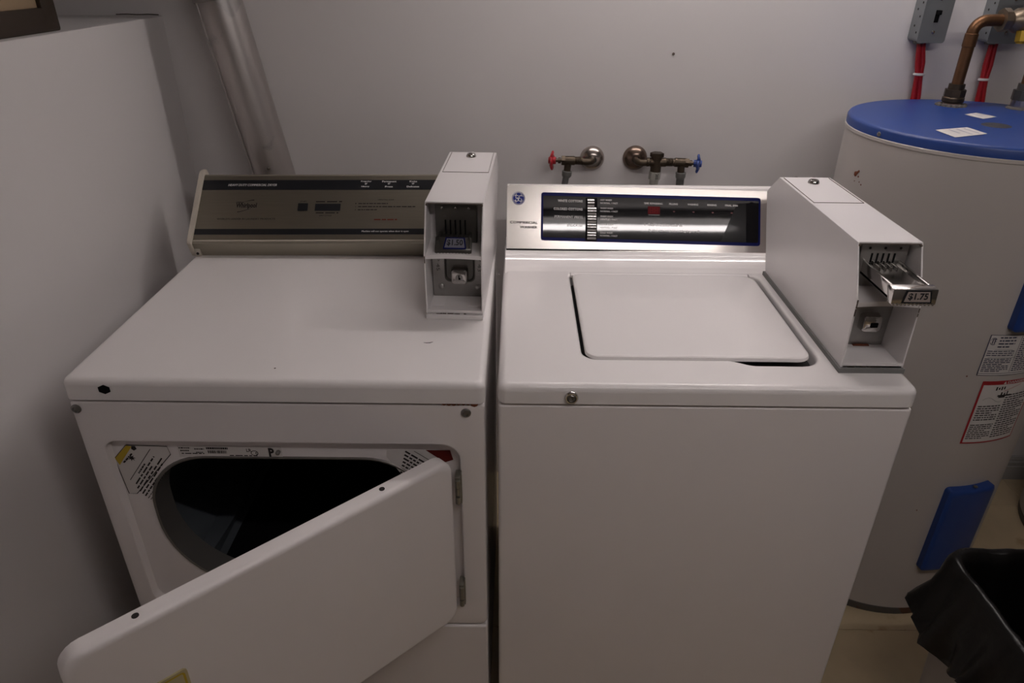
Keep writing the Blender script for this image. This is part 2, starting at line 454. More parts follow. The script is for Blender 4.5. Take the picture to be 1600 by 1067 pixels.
add_lathe(bm, [(.255, 0), (.318, .004), (.318, .52)], frame_to((-.382, yb + .052, .585), (0, 1, 0)), 64)
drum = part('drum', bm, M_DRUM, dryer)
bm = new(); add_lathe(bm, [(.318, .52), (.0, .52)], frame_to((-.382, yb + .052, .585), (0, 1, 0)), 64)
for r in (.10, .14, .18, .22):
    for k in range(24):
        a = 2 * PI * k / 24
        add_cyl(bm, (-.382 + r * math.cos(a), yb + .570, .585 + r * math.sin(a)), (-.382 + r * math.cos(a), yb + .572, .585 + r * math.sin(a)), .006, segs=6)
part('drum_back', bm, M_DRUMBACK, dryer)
for k in range(3):
    a = rad(-22 + 120 * k); bm = new()
    pts = []
    for j in range(11):
        y = yb + .08 + .46 * j / 10; s = .035 * min(1, 4 * j / 10, 4 * (10 - j) / 10) + .003
        aa = a + .0
        b0 = V(-.382 + .317 * math.cos(aa - .07), y, .585 + .317 * math.sin(aa - .07)); b1 = V(-.382 + (.317 - s) * math.cos(aa), y, .585 + (.317 - s) * math.sin(aa)); b2 = V(-.382 + .317 * math.cos(aa + .07), y, .585 + .317 * math.sin(aa + .07))
        pts.append([b0, b1, b2])
    add_loft(bm, pts, closed=False)
    part('drum_baffle', bm, M_DRUM, drum)
# top panel
def lid_shell(bm, x0, x1, y0, y1, z0, z1, r=.012, rc=.014, back_r=.004):
    loops = [[V(p[0], p[1], z0) for p in rrect(x0, x1, y0, y1, (rc, rc, back_r, back_r), 5)]]
    for k in range(0, 6):
        a = 0.5 * PI * k / 5; g = r * (1 - math.cos(a)); z = z1 - r + r * math.sin(a)
        loops.append([V(p[0], p[1], z) for p in rrect(x0 + g, x1 - g, y0 + g, y1 - g, (max(rc - g * .6, .002), max(rc - g * .6, .002), .003, .003), 5)])
    return loops
bm = new(); add_loft(bm, lid_shell(bm, DX0, DX1, 0, DB, .8775, DZ), cap0=True, cap1=True)
top = part('top_panel', bm, M_ENAMEL, dryer, wn=True)
bm = new(); add_box(bm, fx0 + .006, fx1 - .006, .010, DB - .01, .86, .885)
part('seam_shadow_gap', bm, M_BLACKMAT, dryer, smooth=False)
bm = new()
for k in range(7):
    x = -.090 + .008 * k; add_lathe(bm, [(0, .002), (.0035 + .0022 * random.random(), .0010), (.004, 0)], frame_to((x, .004, .8765 - .001 * random.random()), (0, -1, 0)), 8)
add_lathe(bm, [(0, .003), (.005, .002), (.007, 0)], frame_to((-.040, .004, .8758), (0, -1, 0)), 8)
part('rust_streak', bm, M_RUST, dryer)['kind'] = 'stuff'
bm = new()
add_ribbon(bm, [(-.138, .139), (-.132, .1375), (-.126, .1385), (-.121, .142)], [.001, .0022, .0026, .001], lambda u, v: V(u, v, DZ + .0003))
part('scuff_mark', bm, M_DARKPR, top, smooth=False)
bm = new(); add_patch(bm, disc(-.376, .0435, .0018, 8), lambda u, v: V(u, v, DZ + .0003))
part('scuff_mark', bm, M_DARKPR, top, smooth=False)
# hexagonal plug on the front lip
bm = new(); hx = [(-.6453 + .0105 * math.cos(PI / 6 + k * PI / 3) * 1.02, .8985 + .0085 * math.sin(PI / 6 + k * PI / 3)) for k in range(6)]
plate(bm, hx, lambda u, v, n: V(u, -n, v), -.003, .0012)
part('hex_plug', bm, M_BLACKMAT, dryer, smooth=False)
# front screws
for x in (-.7045, -.054):
    bm = new(); Mx = frame_to((x, yf, .858), (0, -1, 0))
    add_lathe(bm, [(.0085, 0), (.0085, .0015), (.0068, .003), (.005, .0034), (.0042, .0012), (0, .0012)], Mx, 20)
    s_ = part('screw', bm, M_SCREW, dryer)
# printed labels on the bulkhead
fb = lambda u, v: V(u, yb - .0008, v)
fb2 = lambda u, v: V(u, yb - .0012, v)
lab = [(-.6848, .7425), (-.6575, .7720), (-.5860, .7700), (-.5830, .7530), (-.6640, .6630), (-.6785, .6630)]
def clipx(p): return (max(p[0], -.6705), p[1])
dxl = .0060
lab = [(x + dxl, z) for x, z in lab]
bm = new(); add_patch(bm, lab, fb, 0)
add_ribbon(bm, lab, .0014, fb2, closed=True, idx=1)
yel = [(x + dxl, z) for x, z in ((-.6838, .7430), (-.6565, .7715), (-.6480, .7690), (-.6790, .7280))]
add_patch(bm, yel, fb2, 2)
dg = Vector((.60, .80)).normalized(); dn = Vector((dg.y, -dg.x))
def diag(u, v, base=(-.6635, .700)):
    p = Vector(base) + dg * u + dn * v; return V(p.x, yb - .0014, p.y)
add_ribbon(bm, [(-.004, .004), (.083, .004)], .0012, diag, idx=1)
for r, (a, b) in enumerate(((.020, .048), (-.006, .072), (-.014, .052), (-.018, .078), (-.020, .066), (-.022, .030))):
    add_lines(bm, a, b, .0085 + r * .0062, .0112 + r * .0062, 1, diag, idx=1, fill=1, last=1, word=.16)
for r in range(2):
    add_lines(bm, -.024, .058 - .06 * r, .0465 + r * .005, .0478 + r * .005, 1, diag, idx=1, fill=1, last=1, word=.08)
spk = []
for k in range(14):
    a = 2 * PI * k / 14; rr_ = .0075 if k % 2 == 0 else .003
    spk.append((-.648 + rr_ * math.cos(a), .744 + rr_ * math.sin(a)))
add_patch(bm, [(-.648 + dxl * .6, .7440)] and spk, fb2, 1)
add_patch(bm, [(-.6420, .7700), (-.6360, .7700), (-.6340, .7640), (-.6400, .7600), (-.6440, .7640)], fb2, 1)
def diag_y(u, v):
    p = Vector((-.6675, .7340)) + Vector((.69, .72)) * u + Vector((.72, -.69)) * v; return V(p.x, yb - .0016, p.y)
add_lines(bm, .002, .030, .001, .004, 1, diag_y, idx=1, fill=1, last=1, word=.22)
part('warning_label', bm, [M_LABEL, M_DARKPR, M_YELLOW], dryer, smooth=False, label='six-sided white warning label with a yellow strip')
bm = new()
labr = [(-.196, .768), (-.115, .768), (-.085, .748), (-.150, .690), (-.172, .712), (-.197, .752)]
add_patch(bm, labr, fb, 0)
dg2 = Vector((.80, -.60)); dn2 = Vector((-.60, -.80))
def diag2(u, v): p = Vector((-.160, .770)) + dg2 * u + dn2 * v; return V(p.x, yb - .0014, p.y)
for r in range(7):
    add_lines(bm, .000 + .003 * r, .075, .004 + r * .0072, .0075 + r * .0072, 1, diag2, idx=1, fill=1, last=1, word=.12)
add_ribbon(bm, [(.012, -.004), (.07, -.004)], .0010, diag2, idx=1)
add_patch(bm, [(-.128, .7685), (-.085, .7685), (-.080, .748), (-.095, .742)], fb2, 2)
part('warning_label', bm, [M_LABEL, M_DARKPR, mat('deep_red_print', (.11, .014, .010), .6, spec=.1)], dryer, smooth=False, label='white warning label with a red corner')
bm = new()
add_quad(bm, -.562, -.380, .7475, .772, fb, 1, 0)
for (a, b, c, d) in ((-.560, -.540, .766, .7685), (-.558, -.543, .760, .7630), (-.557, -.517, .7545, .7565), (-.533, -.516, .764, .7665), (-.531, -.519, .757, .7590), (-.473, -.424, .7510, .7530)):
    add_lines(bm, a, b, c, d, 1, fb2, idx=1, fill=1, last=1, word=.2)
u = -.510
while u < -.478:
    wd = random.choice((.0006, .0010, .0016)); add_quad(bm, u, u + wd, .7560, .7625, fb2, 1, 1); u += wd + random.choice((.0006, .001))
add_lines(bm, -.512, -.474, .7650, .7690, 1, fb2, idx=1, fill=1, last=1, word=.06)
add_ribbon(bm, [(-.4285 + .006 * math.cos(a), .7575 + .005 * math.sin(a)) for a in [k * PI / 9 for k in range(19)]], .0012, fb2, idx=1)
add_text(bm, 'LR', fb2, -.442, -.433, .760, .767, bold=.02); add_text(bm, 'P', fb2, -.4035, -.3935, .7500, .7690, bold=.05)
for f in bm.faces[-60:]:
    f.material_index = max(f.material_index, 1)
add_text(bm, 'C', fb2, -.427, -.430 + .008, .7545, .7605, bold=.03)
for f in bm.faces:
    if len(f.verts) == 3: f.material_index = 1
part('rating_label', bm, [M_LABEL, M_DARKPR], dryer, smooth=False, label='white rating label with a barcode')
bm = new(); add_lathe(bm, [(.004, 0), (.004, .006), (.002, .008), (0, .008)], frame_to((-.386, yb - .001, .7615), (0, -1, 0)), 10)
part('screw', bm, M_SCREW, dryer)

# open door, hinged at its right side
DA = rad(180 + 42.5)
hp = V(-.0755, -.0255, 0)
ed = V(math.cos(DA), math.sin(DA), 0)             # along the door, away from the hinge
en = V(-ed.y, ed.x, 0) * -1                        # candidate outward normal
if en.y > 0: en = -en
def dmap(u, n, z): return hp + ed * u + en * n + V(0, 0, z)     # n <= 0 goes into the thickness
bm = new(); loops = []
dw, z0, z1 = .594, .400, .7815
rr0 = lambda g: rrect(g, dw - g, z0 + g, z1 - g, (.026, .03, .03, .026), 6)
for n_, g in ((-.031, .004), (-.028, .0005), (-.010, .0), (-.005, .0012), (-.0015, .0045), (0, .010)):
    loops.append([dmap(p[0], n_, p[1]) for p in rr0(g)])
add_loft(bm, loops, cap0=True, cap1=True)
door = part('door', bm, M_BODY, dryer, wn=True)
bm = new()
for u in (.130, .500):
    bm = new(); add_cyl(bm, dmap(u, -.0165, z1 - .002), dmap(u, -.0165, z1 + .0006), .0046, segs=14)
    part('plug_hole', bm, M_DARKPR, door)
# tan badge on the outside of the door
bm = new()
plate(bm, rrect(.466, .588, .566, .670, .006, 4), lambda u, v, n: dmap(u, n, v), -.001, .003)
part('badge', bm, M_TAN, door, label='tan rectangular badge')
bm = new(); add_ribbon(bm, rrect(.471, .583, .571, .665, .004, 3), .003, lambda u, v: dmap(u, .0034, v), closed=True)
part('badge_border', bm, M_YELLOW, door, smooth=False)
for (za, zb) in ((.672, .732), (.415, .472)):
    bm = new()
    add_box(bm, -.0755, -.0665, -.012, .012, za, zb, .0015)
    for zz in (za + .004, (za + zb) / 2 - .006, zb - .020):
        add_cyl(bm, (-.0705, -.013, zz), (-.0705, -.013, zz + .015), .0042, segs=10)
    add_box(bm, -.0668, -.0645, -.004, .018, za - .004, zb + .004, .0008)
    part('hinge', bm, M_HINGE, dryer)

# dryer control console ---------------------------------------------------
sv = V(0, .7471, .6648); nv = V(0, -.6648, .7471)
a_ = .0125
ex = (V(1, 0, 0) + sv * a_).normalized()
P0 = V(-.71, .544, .9532)
def D3(u, s, n): return P0 + ex * (u + .71) + sv * s + nv * n
cx0, cx1 = -.7105, -.150
prof = [(.5440, .9532), (.6720, 1.0672), (.6765, 1.0690), (.6880, 1.0660), (.6940, 1.052), (.6940, .9155), (.5490, .9155), (.5375, .9480)]
def Dp(a, p, q): return V(a, p, q) + sv * (a_ * (a + .71))
bm = new(); add_prism(bm, prof, Dp, cx0, cx1)
cons = part('control_console', bm, M_SKIRT, dryer, smooth=False)
bm = new(); plate(bm, [(cx0 + .001, .002), (cx1, .002), (cx1, .1705), (cx0 + .001, .1705)], D3, 0, .0012)
part('face_plate', bm, M_FACE, cons, smooth=False, label='brushed champagne metal face')
for s0, s1, u0 in ((.1325, .1590, -.7095), (.0150, .0295, -.7095)):
    bm = new(); plate(bm, [(u0, s0), (cx1, s0), (cx1, s1), (u0, s1)], D3, .0011, .0016); part('black_band', bm, M_BLACK, cons, smooth=False)
bm = new(); add_tube(bm, [D3(cx0, .000, -.0005), D3(cx1, .000, -.0005)], .0022, 8); part('face_moulding', bm, M_CREAM, cons)
capp = [(.5330, .9545), (.5395, .9600), (.668, 1.0755), (.6720, 1.0790), (.690, 1.0790), (.700, 1.0640), (.700, .9155), (.5455, .9155), (.5400, .9300), (.5320, .9490)]
bm = new(); add_prism(bm, capp, XYZ, -.7200, -.7105, .0018); part('end_cap', bm, M_CREAM, cons, label='cream plastic end cap')
bm = new(); add_box(bm, -.711, -.697, .541, .552, .9158, .935, .002); part('end_cap_foot', bm, M_CREAM, cons)
bm = new(); add_cyl(bm, (-.7035, .5400, .9235), (-.7035, .545, .9235), .0032, segs=12); part('screw', bm, M_DARKPR, cons)
L3 = lambda u, v: D3(u, v, .0019)
bm = new()
# button and display windows
plate(bm, rrect(-.4800, -.4570, .0765, .0958, .001, 2), D3, .001, .0030)
part('start_button', bm, M_BLACK, cons)
bm = new(); plate(bm, rrect(-.4405, -.3815, .0765, .0950, .0008, 2), D3, .001, .0018); part('display_window', bm, M_BLACK, cons)
lettering(cons, M_WHITEPR, [('HEAVY DUTY COMMERCIAL DRYER', -.650, -.5366, .1425, .1485)], L3, bold=.02, shear=.25)
lettering(cons, M_WHITEPR, [(s_, x - wd / 2, x + wd / 2, v, v + .0043) for s_, x, wd, v in (
    ('Regular', -.3270, .0250, .1525), ('or', -.3270, .006, .1465), ('Heavy', -.3280, .0185, .1385),
    ('Permanent', -.2730, .0330, .1525), ('or', -.2730, .006, .1465), ('Press', -.2730, .0180, .1385),
    ('Knits', -.2165, .0175, .1525), ('or', -.2165, .006, .1465), ('Delicates', -.2165, .0290, .1385))], L3, bold=.02)
lettering(cons, M_WHITEPR, [('Machine will not operate when door is open', -.3270, -.2200, .0195, .0250)], L3, bold=.01)
lettering(cons, M_DARKPR, [('Whirlpool', -.6240, -.5760, .0810, .0975)], L3, bold=.03)
lettering(cons, M_DARKPR, [('COMMERCIAL', -.6250, -.6070, .0975, .1005), ("WORLD'S LEADER IN LAUNDRY PRODUCTS", -.6630, -.5290, .0530, .0575),
    ('START', -.4760, -.4610, .0995, .1025), ('DRY CYCLE', -.4280, -.4000, .0620, .0652), ('OPERATING GUIDE', -.2960, -.2590, .1040, .1070)] +
    [(str(k + 1), -.3475, -.3455, .0938 - .0082 * k, .0970 - .0082 * k) for k in range(3)], L3, bold=.012)
bm = new(); add_ribbon(bm, [(-.6070 + .0013 * k, .1000 + .0048 * math.sin(min(1, k / 18) * PI / 2)) for k in range(19)], [.0003 + .0001 * k for k in range(19)], L3)
part('logo_swoosh', bm, M_DARKPR, cons, smooth=False)
bm = new(); add_ribbon(bm, [(-.6190 + .0020 * k, .0745 - .0040 * math.sin(k / 16 * PI * .5 + .3) * (1 - k / 18) + .0006 * k) for k in range(17)], [.0018 - .00009 * k for k in range(17)], L3)
part('logo_swoosh', bm, M_DARKPR, cons, smooth=False)
small_print(cons, M_DARKPR, [(-.4395, -.3790, .0992, .1018, .3), (-.4370, -.3850, .0697, .0720, .3), (-.3405, -.2720, .0942, .0963, .1), (-.3405, -.2080, .0860, .0881, .06), (-.3405, -.2960, .0778, .0799, .14)], L3)
small_print(cons, M_REDPR, [(-.3010, -.2480, .0518, .0544, .2)], L3)

# ================================================================== COIN BOXES
def coin_box(loc, rotz, wd, label, price, gasket, slide_x, slide_out, bright, z_slide, lockx, group='coin boxes on the machines'):
    t = thing('coin_box', label, 'coin box', loc, rotz, group)
    zb = .008
    tp = [(.0, zb), (.002, .126), (.047, .2135), (.432, .2125), (.492, .166), (.412, zb)]
    th = .0028
    bm = new()
    for xa in (0, wd - th): add_prism(bm, tp, XYZ, xa, xa + th, .0006)
    # top, back and floor sheets
    sheet = lambda p, q, d: [(p[0], p[1]), (q[0], q[1]), (q[0] + d[0], q[1] + d[1]), (p[0] + d[0], p[1] + d[1])]
    add_prism(bm, sheet(tp[2], tp[3], (0, -th)), XYZ, th * .5, wd - th * .5)
    add_prism(bm, sheet(tp[3], tp[4], (-th, -th)), XYZ, th * .5, wd - th * .5)
    add_prism(bm, sheet(tp[4], tp[5], (-th, 0)), XYZ, th * .5, wd - th * .5)
    add_prism(bm, sheet(tp[0], tp[5], (0, th)), XYZ, th * .5, wd - th * .5)
    # lip round the front opening
    add_prism(bm, [(.0, zb), (.0, zb + .008), (.003, zb + .008), (.003, zb)], XYZ, th, wd - th)
    part('housing', bm, M_COIN, t, local=True, smooth=False)
    # shelf between the two bays, front edge bowed
    bm = new(); n = 12
    fr = [(th + (wd - 2 * th) * k / n, .004 + .004 * math.sin(PI * k / n)) for k in range(n + 1)]
    lo = [[V(x, y, .1235), V(x, y, .1180), V(x, .078, .1320), V(x, .078, .1375)] for x, y in fr]
    lo = [[V(x, y, .1250 + .0015 * math.sin(PI * k / n)), V(x, y, .1180), V(x, .085, .1180), V(x, .085, .1300)] for k, (x, y) in enumerate(fr)]
    add_loft(bm, lo, cap0=True, cap1=True)
    part('shelf', bm, M_COIN, t, local=True, ang=30)
    # chipped edges
    bm = new()
    rn = random.Random(len(label))
    for k in range(11 if gasket else 4):
        xx = (wd - .0014) if k % 2 else 0.0014; zz = rn.uniform(.008, .120)
        yy = (.002 if zz < .126 else .002 + (zz - .126) * .514) - .0004
        s = rn.uniform(.004, .016)
        add_box(bm, xx - .0010, xx + .0010, yy, yy + .0012, zz, zz + s)
    for k in range(9):
        xx = rn.uniform(.006, wd - .012); s = rn.uniform(.003, .012)
        add_box(bm, xx, xx + s, -.0006, .002, zb - .0004, zb + rn.uniform(.001, .0022))
    add_box(bm, .002, wd - .002, .0455, .0475, .2098, .2114)
    for xx in (.0032, wd - .0032): add_cyl(bm, (xx, .0435, .2085), (xx, .047, .2095), .0020, segs=8)
    part('paint_chips', bm, M_CHIP, t, local=True, smooth=False)['kind'] = 'stuff'
    # service door on top with its lock
    bm = new()
    y0, y1 = .255, .425
    for (a, b, c, d) in ((.006, wd - .006, y0 - .0003, y0 + .0003), (.006 - .0003, .0063, y0, y1), (wd - .0063, wd - .0057, y0, y1)):
        add_box(bm, a, b, c, d, .2120, .2139)
    part('service_door_seam', bm, M_CHIP, t, local=True, smooth=False)
    bm = new(); add_box(bm, .0072, wd - .0072, y0 + .001, y1, .2105, .2137, .0005, 1)
    sd = part('service_door', bm, M_COIN, t, local=True, smooth=False)
    bm = new(); add_lathe(bm, [(.0115, 0), (.0115, .002), (.0095, .0065), (.0085, .0075), (.006, .0075), (.0055, .0055), (0, .0055)], Matrix.Translation((wd / 2, .385, .2135)), 24)
    lk = part('lock_cylinder', bm, M_CHROME, sd, local=True)
    if gasket:
        for xx in (.035, .072):
            bm = new(); add_lathe(bm, [(.0048, 0), (.0048, .0015), (.003, .003), (0, .0032)], frame_to((xx, .437, .2095), (0, .6, .8)), 14); part('screw', bm, M_SCREW, t, local=True)
    # base
    bm = new(); add_prism(bm, [(-.006, 0), (-.006, .0082), (.416, .0082), (.416, 0)], XYZ, -.004 if gasket else 0, wd + (.001 if gasket else 0))
    part('base_gasket', bm, M_GASKET if gasket else M_COIN, t, local=True, smooth=False)
    mt = M_ZINC if bright else M_PEWTER
    # upper bay: inner back sheet, slide mounting plate
    bm = new(); add_prism(bm, sheet((.082, .130), (.088, .2110), (.003, 0)), XYZ, th, wd - th); part('inner_panel', bm, M_PEWTER if bright else M_COIN, t, local=True, smooth=False)
    yp = .064; px0 = slide_x - .007; px1 = px0 + .079
    px1 = min(px1, wd - .006)
    bm = new(); add_box(bm, px0, px1, yp, .083, .128, .2040, .003, 2)
    part('slide_mount', bm, mt, t, local=True)
    for k in range(3):
        bm = new(); add_lathe(bm, [(.0022, 0), (.0022, .0006), (.001, .0014), (0, .0014)], frame_to((px0 + .014 + .025 * k, yp, .197), (0, -1, 0)), 10); part('rivet', bm, M_CHROME if not bright else M_DARKPR, t, local=True)
    for k in range(5):
        bm = new(); xx = slide_x + .011 + .0093 * k
        add_box(bm, xx, xx + .0030, yp - .0006, yp + .001, z_slide - .004, z_slide + (.012 if bright else .024))
        part('coin_slot', bm, M_BLACKMAT, t, local=True, smooth=False)
    # the slide itself: a shallow tray with a handle front
    ys0 = -slide_out; bm = new(); sw_ = .062; h = .024
    add_box(bm, slide_x, slide_x + sw_, ys0, yp, z_slide - h, z_slide - h + .006, .001, 1)
    for xx in (slide_x, slide_x + sw_ - .005): add_box(bm, xx, xx + .005, ys0, yp, z_slide - h, z_slide, .0012, 2)
    add_box(bm, slide_x + .004, slide_x + sw_ - .004, ys0 + .020, yp, z_slide - .010, z_slide - .0045, .0008, 1)
    for k in range(4):
        xx = slide_x + .0145 + .0093 * k
        add_box(bm, xx, xx + .0028, yp - .030, yp, z_slide - .007, z_slide - .0008, .0006, 1)
    sl = part('coin_slide', bm, mt if not bright else M_CHROME, t, local=True)
    bm = new()
    zt = z_slide + .001
    # sloped handle front: outline narrower on top
    prof2 = [(ys0 + .022, zt - .005), (ys0 + .016, zt), (ys0 - .002, zt - .018), (ys0 - .004, z_slide - h - .003), (ys0 + .006, z_slide - h - .003)] if not bright else [(ys0 + .016, zt - .004), (ys0 + .010, zt), (ys0 - .006, zt - .002), (ys0 - .008, z_slide - h - .001), (ys0 + .004, z_slide - h - .001)]
    add_prism(bm, prof2, XYZ, slide_x - .003, slide_x + sw_ + .003, .0012)
    part('slide_handle', bm, mt if not bright else M_CHROME, sl, local=True)
    bm = new()
    for k in range(11):
        xx = slide_x - .001 + .006 * k
        add_box(bm, xx, xx + .0032, (ys0 - .0052) if not bright else (ys0 - .009), ys0, z_slide - h - .0025, z_slide - h + .001, .0006, 1)
    part('grip_ridges', bm, mt if not bright else M_CHROME, sl, local=True)['kind'] = 'stuff'
    # price plate on the handle
    if not bright: a, b = V(0, ys0 - .0025, zt - .0170), V(0, ys0 + .0155, zt - .001)
    else: a, b = V(0, ys0 - .0078, z_slide - h + .0015), V(0, ys0 - .0064, zt - .0025)
    vv = (b - a); Ln = vv.length; vv.normalize(); nn = V(1, 0, 0).cross(vv)
    cx = slide_x + sw_ / 2 + (.003 if not bright else .004)
    f3 = lambda u, v, n: V(cx + u, 0, 0) + a + vv * v + nn * n
    k0 = .0215 if not bright else .0225
    tz = lambda g, m: [(-k0 + g, g * m), (k0 - g, g * m), (k0 - .0035 - g, Ln - g * m), (-k0 + .0035 + g, Ln - g * m)]
    bm = new(); plate(bm, tz(0, 1), f3, .0002, .0012); part('price_border', bm, M_NAVY if not bright else M_BLACK, sl, local=True, smooth=False)
    bm = new(); plate(bm, tz(.0026, .95), f3, .0012, .0016); part('price_plate', bm, mat('price_plate_grey', (.20, .20, .24), .5, spec=.15) if not bright else mat('price_plate_tan', (.30, .255, .23), .5, spec=.2), sl, local=True, smooth=False)
    bm = new(); add_text(bm, price, lambda u, v: f3(u, v, .0019), -.0150, .0150, Ln * .22, Ln * .80, bold=.03); part('price_lettering', bm, M_BLACK, sl, local=True, smooth=False)
    # lower bay: lock plate
    bm = new(); add_prism(bm, sheet((.076, zb + .003), (.070, .120), (.003, 0)), XYZ, th + .0015, wd - th - .0005)
    lp = part('lock_plate', bm, M_ZINC, t, local=True, smooth=False)
    lz = .060; yl = .073
    if not bright:
        bm = new(); add_loft(bm, [[V(p[0], y, p[1]) for p in rrect(lockx - .030 + g, lockx + .030 - g, .045 + g, .106 - g * .3, .011, 5)] for y, g in ((.0690, 0), (.0685, .002), (.0715, .004))], cap1=True)
        part('lock_recess', bm, M_PEWTER, lp, local=True)
    bm = new(); add_loft(bm, [[V(p[0], y, p[1]) for p in rrect(lockx - .016 + g, lockx + .016 - g, lz - .015 + g, lz + .015 - g, .006, 5)] for y, g in ((yl, -.001), (yl - .014, 0), (yl - .0165, .0012), (yl - .0175, .003))], cap1=True)
    lb = part('lock', bm, M_CHROME, lp, local=True)
    bm = new()
    if not bright:
        add_lathe(bm, [(.0072, 0), (.0072, .0010), (.0058, .0014), (0, .0014)], frame_to((lockx, yl - .0172, lz), (0, -1, 0)), 20)
        part('lock_core', bm, M_ZINC, lp, local=True)
        bm = new(); add_box(bm, lockx - .0012, lockx + .0008, yl - .0192, yl - .0184, lz - .004, lz + .005); add_box(bm, lockx - .001, lockx + .0028, yl - .0192, yl - .0184, lz - .004, lz)
    else:
        add_box(bm, lockx - .004, lockx + .009, yl - .0182, yl - .0174, lz - .005, lz + .004, .001, 1)
    part('keyhole', bm, M_BLACKMAT, lp, local=True, smooth=False)
    for xx in ((lockx - .038, lockx + .036) if not bright else (lockx + .024,)):
        bm = new(); add_lathe(bm, [(.0065, 0), (.0060, .002), (.003, .0042), (0, .0046)], frame_to((xx, .0755, .032 if not bright else .045), (0, -1, 0)), 16); part('screw', bm, M_ZINC, lp, local=True)
    if not bright:
        for xx, s_ in ((lockx - .043, 'BP 45'), (lockx + .038, '57 43')):
            bm = new(); fn = lambda u, v, xx=xx: V(xx + v, .0715, .103 - u)
            add_text(bm, s_, fn, 0, .036, -.003, .004, bold=.0)
            part('stamped_digits', bm, M_PEWTER, lp, local=True, smooth=False)
        for xx in (.006, wd - .031):
            bm = new(); add_box(bm, xx, xx + .025, .030, .072, zb + .0028, zb + .0042, .0004, 1); part('floor_tab', bm, M_COIN, t, local=True, smooth=False)
    else:
        bm = new(); add_box(bm, .050, .078, .070, .0755, zb + .0028, zb + .0045); part('rust_stain', bm, M_RUST, t, local=True, smooth=False)
    return t
coin_box((-.1436, .240, .9166), rad(-1.9), .1085, 'white coin box priced $1.50, standing on the dryer top', '$1.50', False, .022, -.018, False, .150, .058)
coin_box((.5750, .057, .9141), 0, .1050, 'white coin box priced $1.75 on the right edge of the washer', '$1.75', True, .0245, .047, True, .176, .066)

# ================================================================== WASHER
WX0, WX1, WZ, WB = -.0015, .6865, .914, .66
washer = thing('washing_machine', 'white top-loading washing machine with black and steel control panel', 'washer', ((WX0 + WX1) / 2, .33, 0))
bm = new(); add_box(bm, WX0 + .001, WX1 - .002, .003, WB - .005, .025, .8755, .006, 3)
part('cabinet', bm, M_BODY, washer, wn=True)
for x in (.05, .63):
    for y in (.06, .58):
        bm = new(); add_cyl(bm, (x, y, 0), (x, y, .027), .02); part('foot', bm, M_BLACKMAT, washer)
bm = new(); add_box(bm, WX0 + .006, WX1 - .007, .009, WB - .02, .870, .882); part('seam_shadow_gap', bm, M_BLACKMAT, washer, smooth=False)
# lid well outline (front edge steps forward under the finger grip)
hx0, hx1, hy0, hy1 = .1445, .5560, .0920, .4640
def well(g):
    pts = []
    base = rrect(hx0 + g, hx1 - g, hy0 + g, hy1 - g, (.030, .040, .022, .014), 6)
    # insert the step on the front edge (runs from left corner to right corner)
    fl = base[:7]; rest = base[7:]
    step = []
    for k in range(9):
        t_ = k / 8; step.append((.395 + .045 * t_, hy0 + g - .0165 * (3 * t_ * t_ - 2 * t_ ** 3)))
    rc = []
    for x, y in rest[:7]: rc.append((x, y - .0165))
    return fl + step + rc + rest[7:]
bm = new(); ls = lid_shell(bm, WX0, WX1, 0, WB, .8795, WZ, .013, .016)
rows = add_loft(bm, ls, cap0=True)
wl = [[V(p[0], p[1], z) for p in well(g)] for z, g in ((WZ, -.006), (WZ - .0012, -.0025), (WZ - .004, -.0005), (WZ - .010, .0005), (WZ - .030, .001))]
r2 = add_loft(bm, wl)
fill_between(bm, rows[-1], [r2[0]])
bm.faces.new(r2[-1])
wtop = part('top_panel', bm, M_ENAMEL_W, washer, wn=True)
# concave upstand below the console
bm = new()
up = [(.470, WZ - .002), (.480, WZ + .0002), (.500, WZ + .0008), (.515, WZ + .0030), (.528, WZ + .0085), (.537, WZ + .0150), (.545, WZ + .0190), (.556, WZ + .0205), (.64, WZ + .0205), (.64, WZ - .002)]
add_prism(bm, up, XYZ, WX0 + .004, WX1 - .006)
part('rear_upstand', bm, M_ENAMEL_W, washer, ang=25)
# lid
bm = new()
lx0, lx1, ly0, ly1 = .1500, .5440, .0925, .4600
loops = []
for z, g in ((WZ - .0050, .006), (WZ - .0048, .001), (WZ - .0035, 0), (WZ - .001, .0), (WZ + .0022, .0012), (WZ + .0040, .0040), (WZ + .0044, .007)):
    loops.append([V(p[0], p[1], z) for p in rrect(lx0 + g, lx1 - g, ly0 + g, ly1 - g, (.026, .024, .030, .012), 6)])
add_loft(bm, loops, cap0=True, cap1=True)
part('lid', bm, M_ENAMEL_W, washer, wn=True)
for x in (.150, .541):
    bm = new(); add_box(bm, x - .004, x + .004, .452, .470, WZ - .004, WZ + .003, .0012); part('lid_hinge', bm, M_BODY, washer)
bm = new(); add_box(bm, hx0 + .002, hx1 - .002, hy0 - .014, hy1 - .002, WZ - .0292, WZ - .0255); part('well_floor', bm, M_DRUMBACK, washer, smooth=False)
# lock screw on the front lip
bm = new(); Mx = frame_to((.1198, .0005, .8925), (0, -1, 0))
add_lathe(bm, [(.0115, 0), (.0112, .003), (.0095, .005), (.0080, .0050), (.0072, .003)], Mx, 24); ws = part('lock_ring', bm, M_CHROME, washer)
bm = new(); add_lathe(bm, [(.0078, .0025), (.0055, .0042), (.0030, .0042), (.0020, .002), (0, .002)], Mx, 6); part('lock_core', bm, M_SCREW, ws)
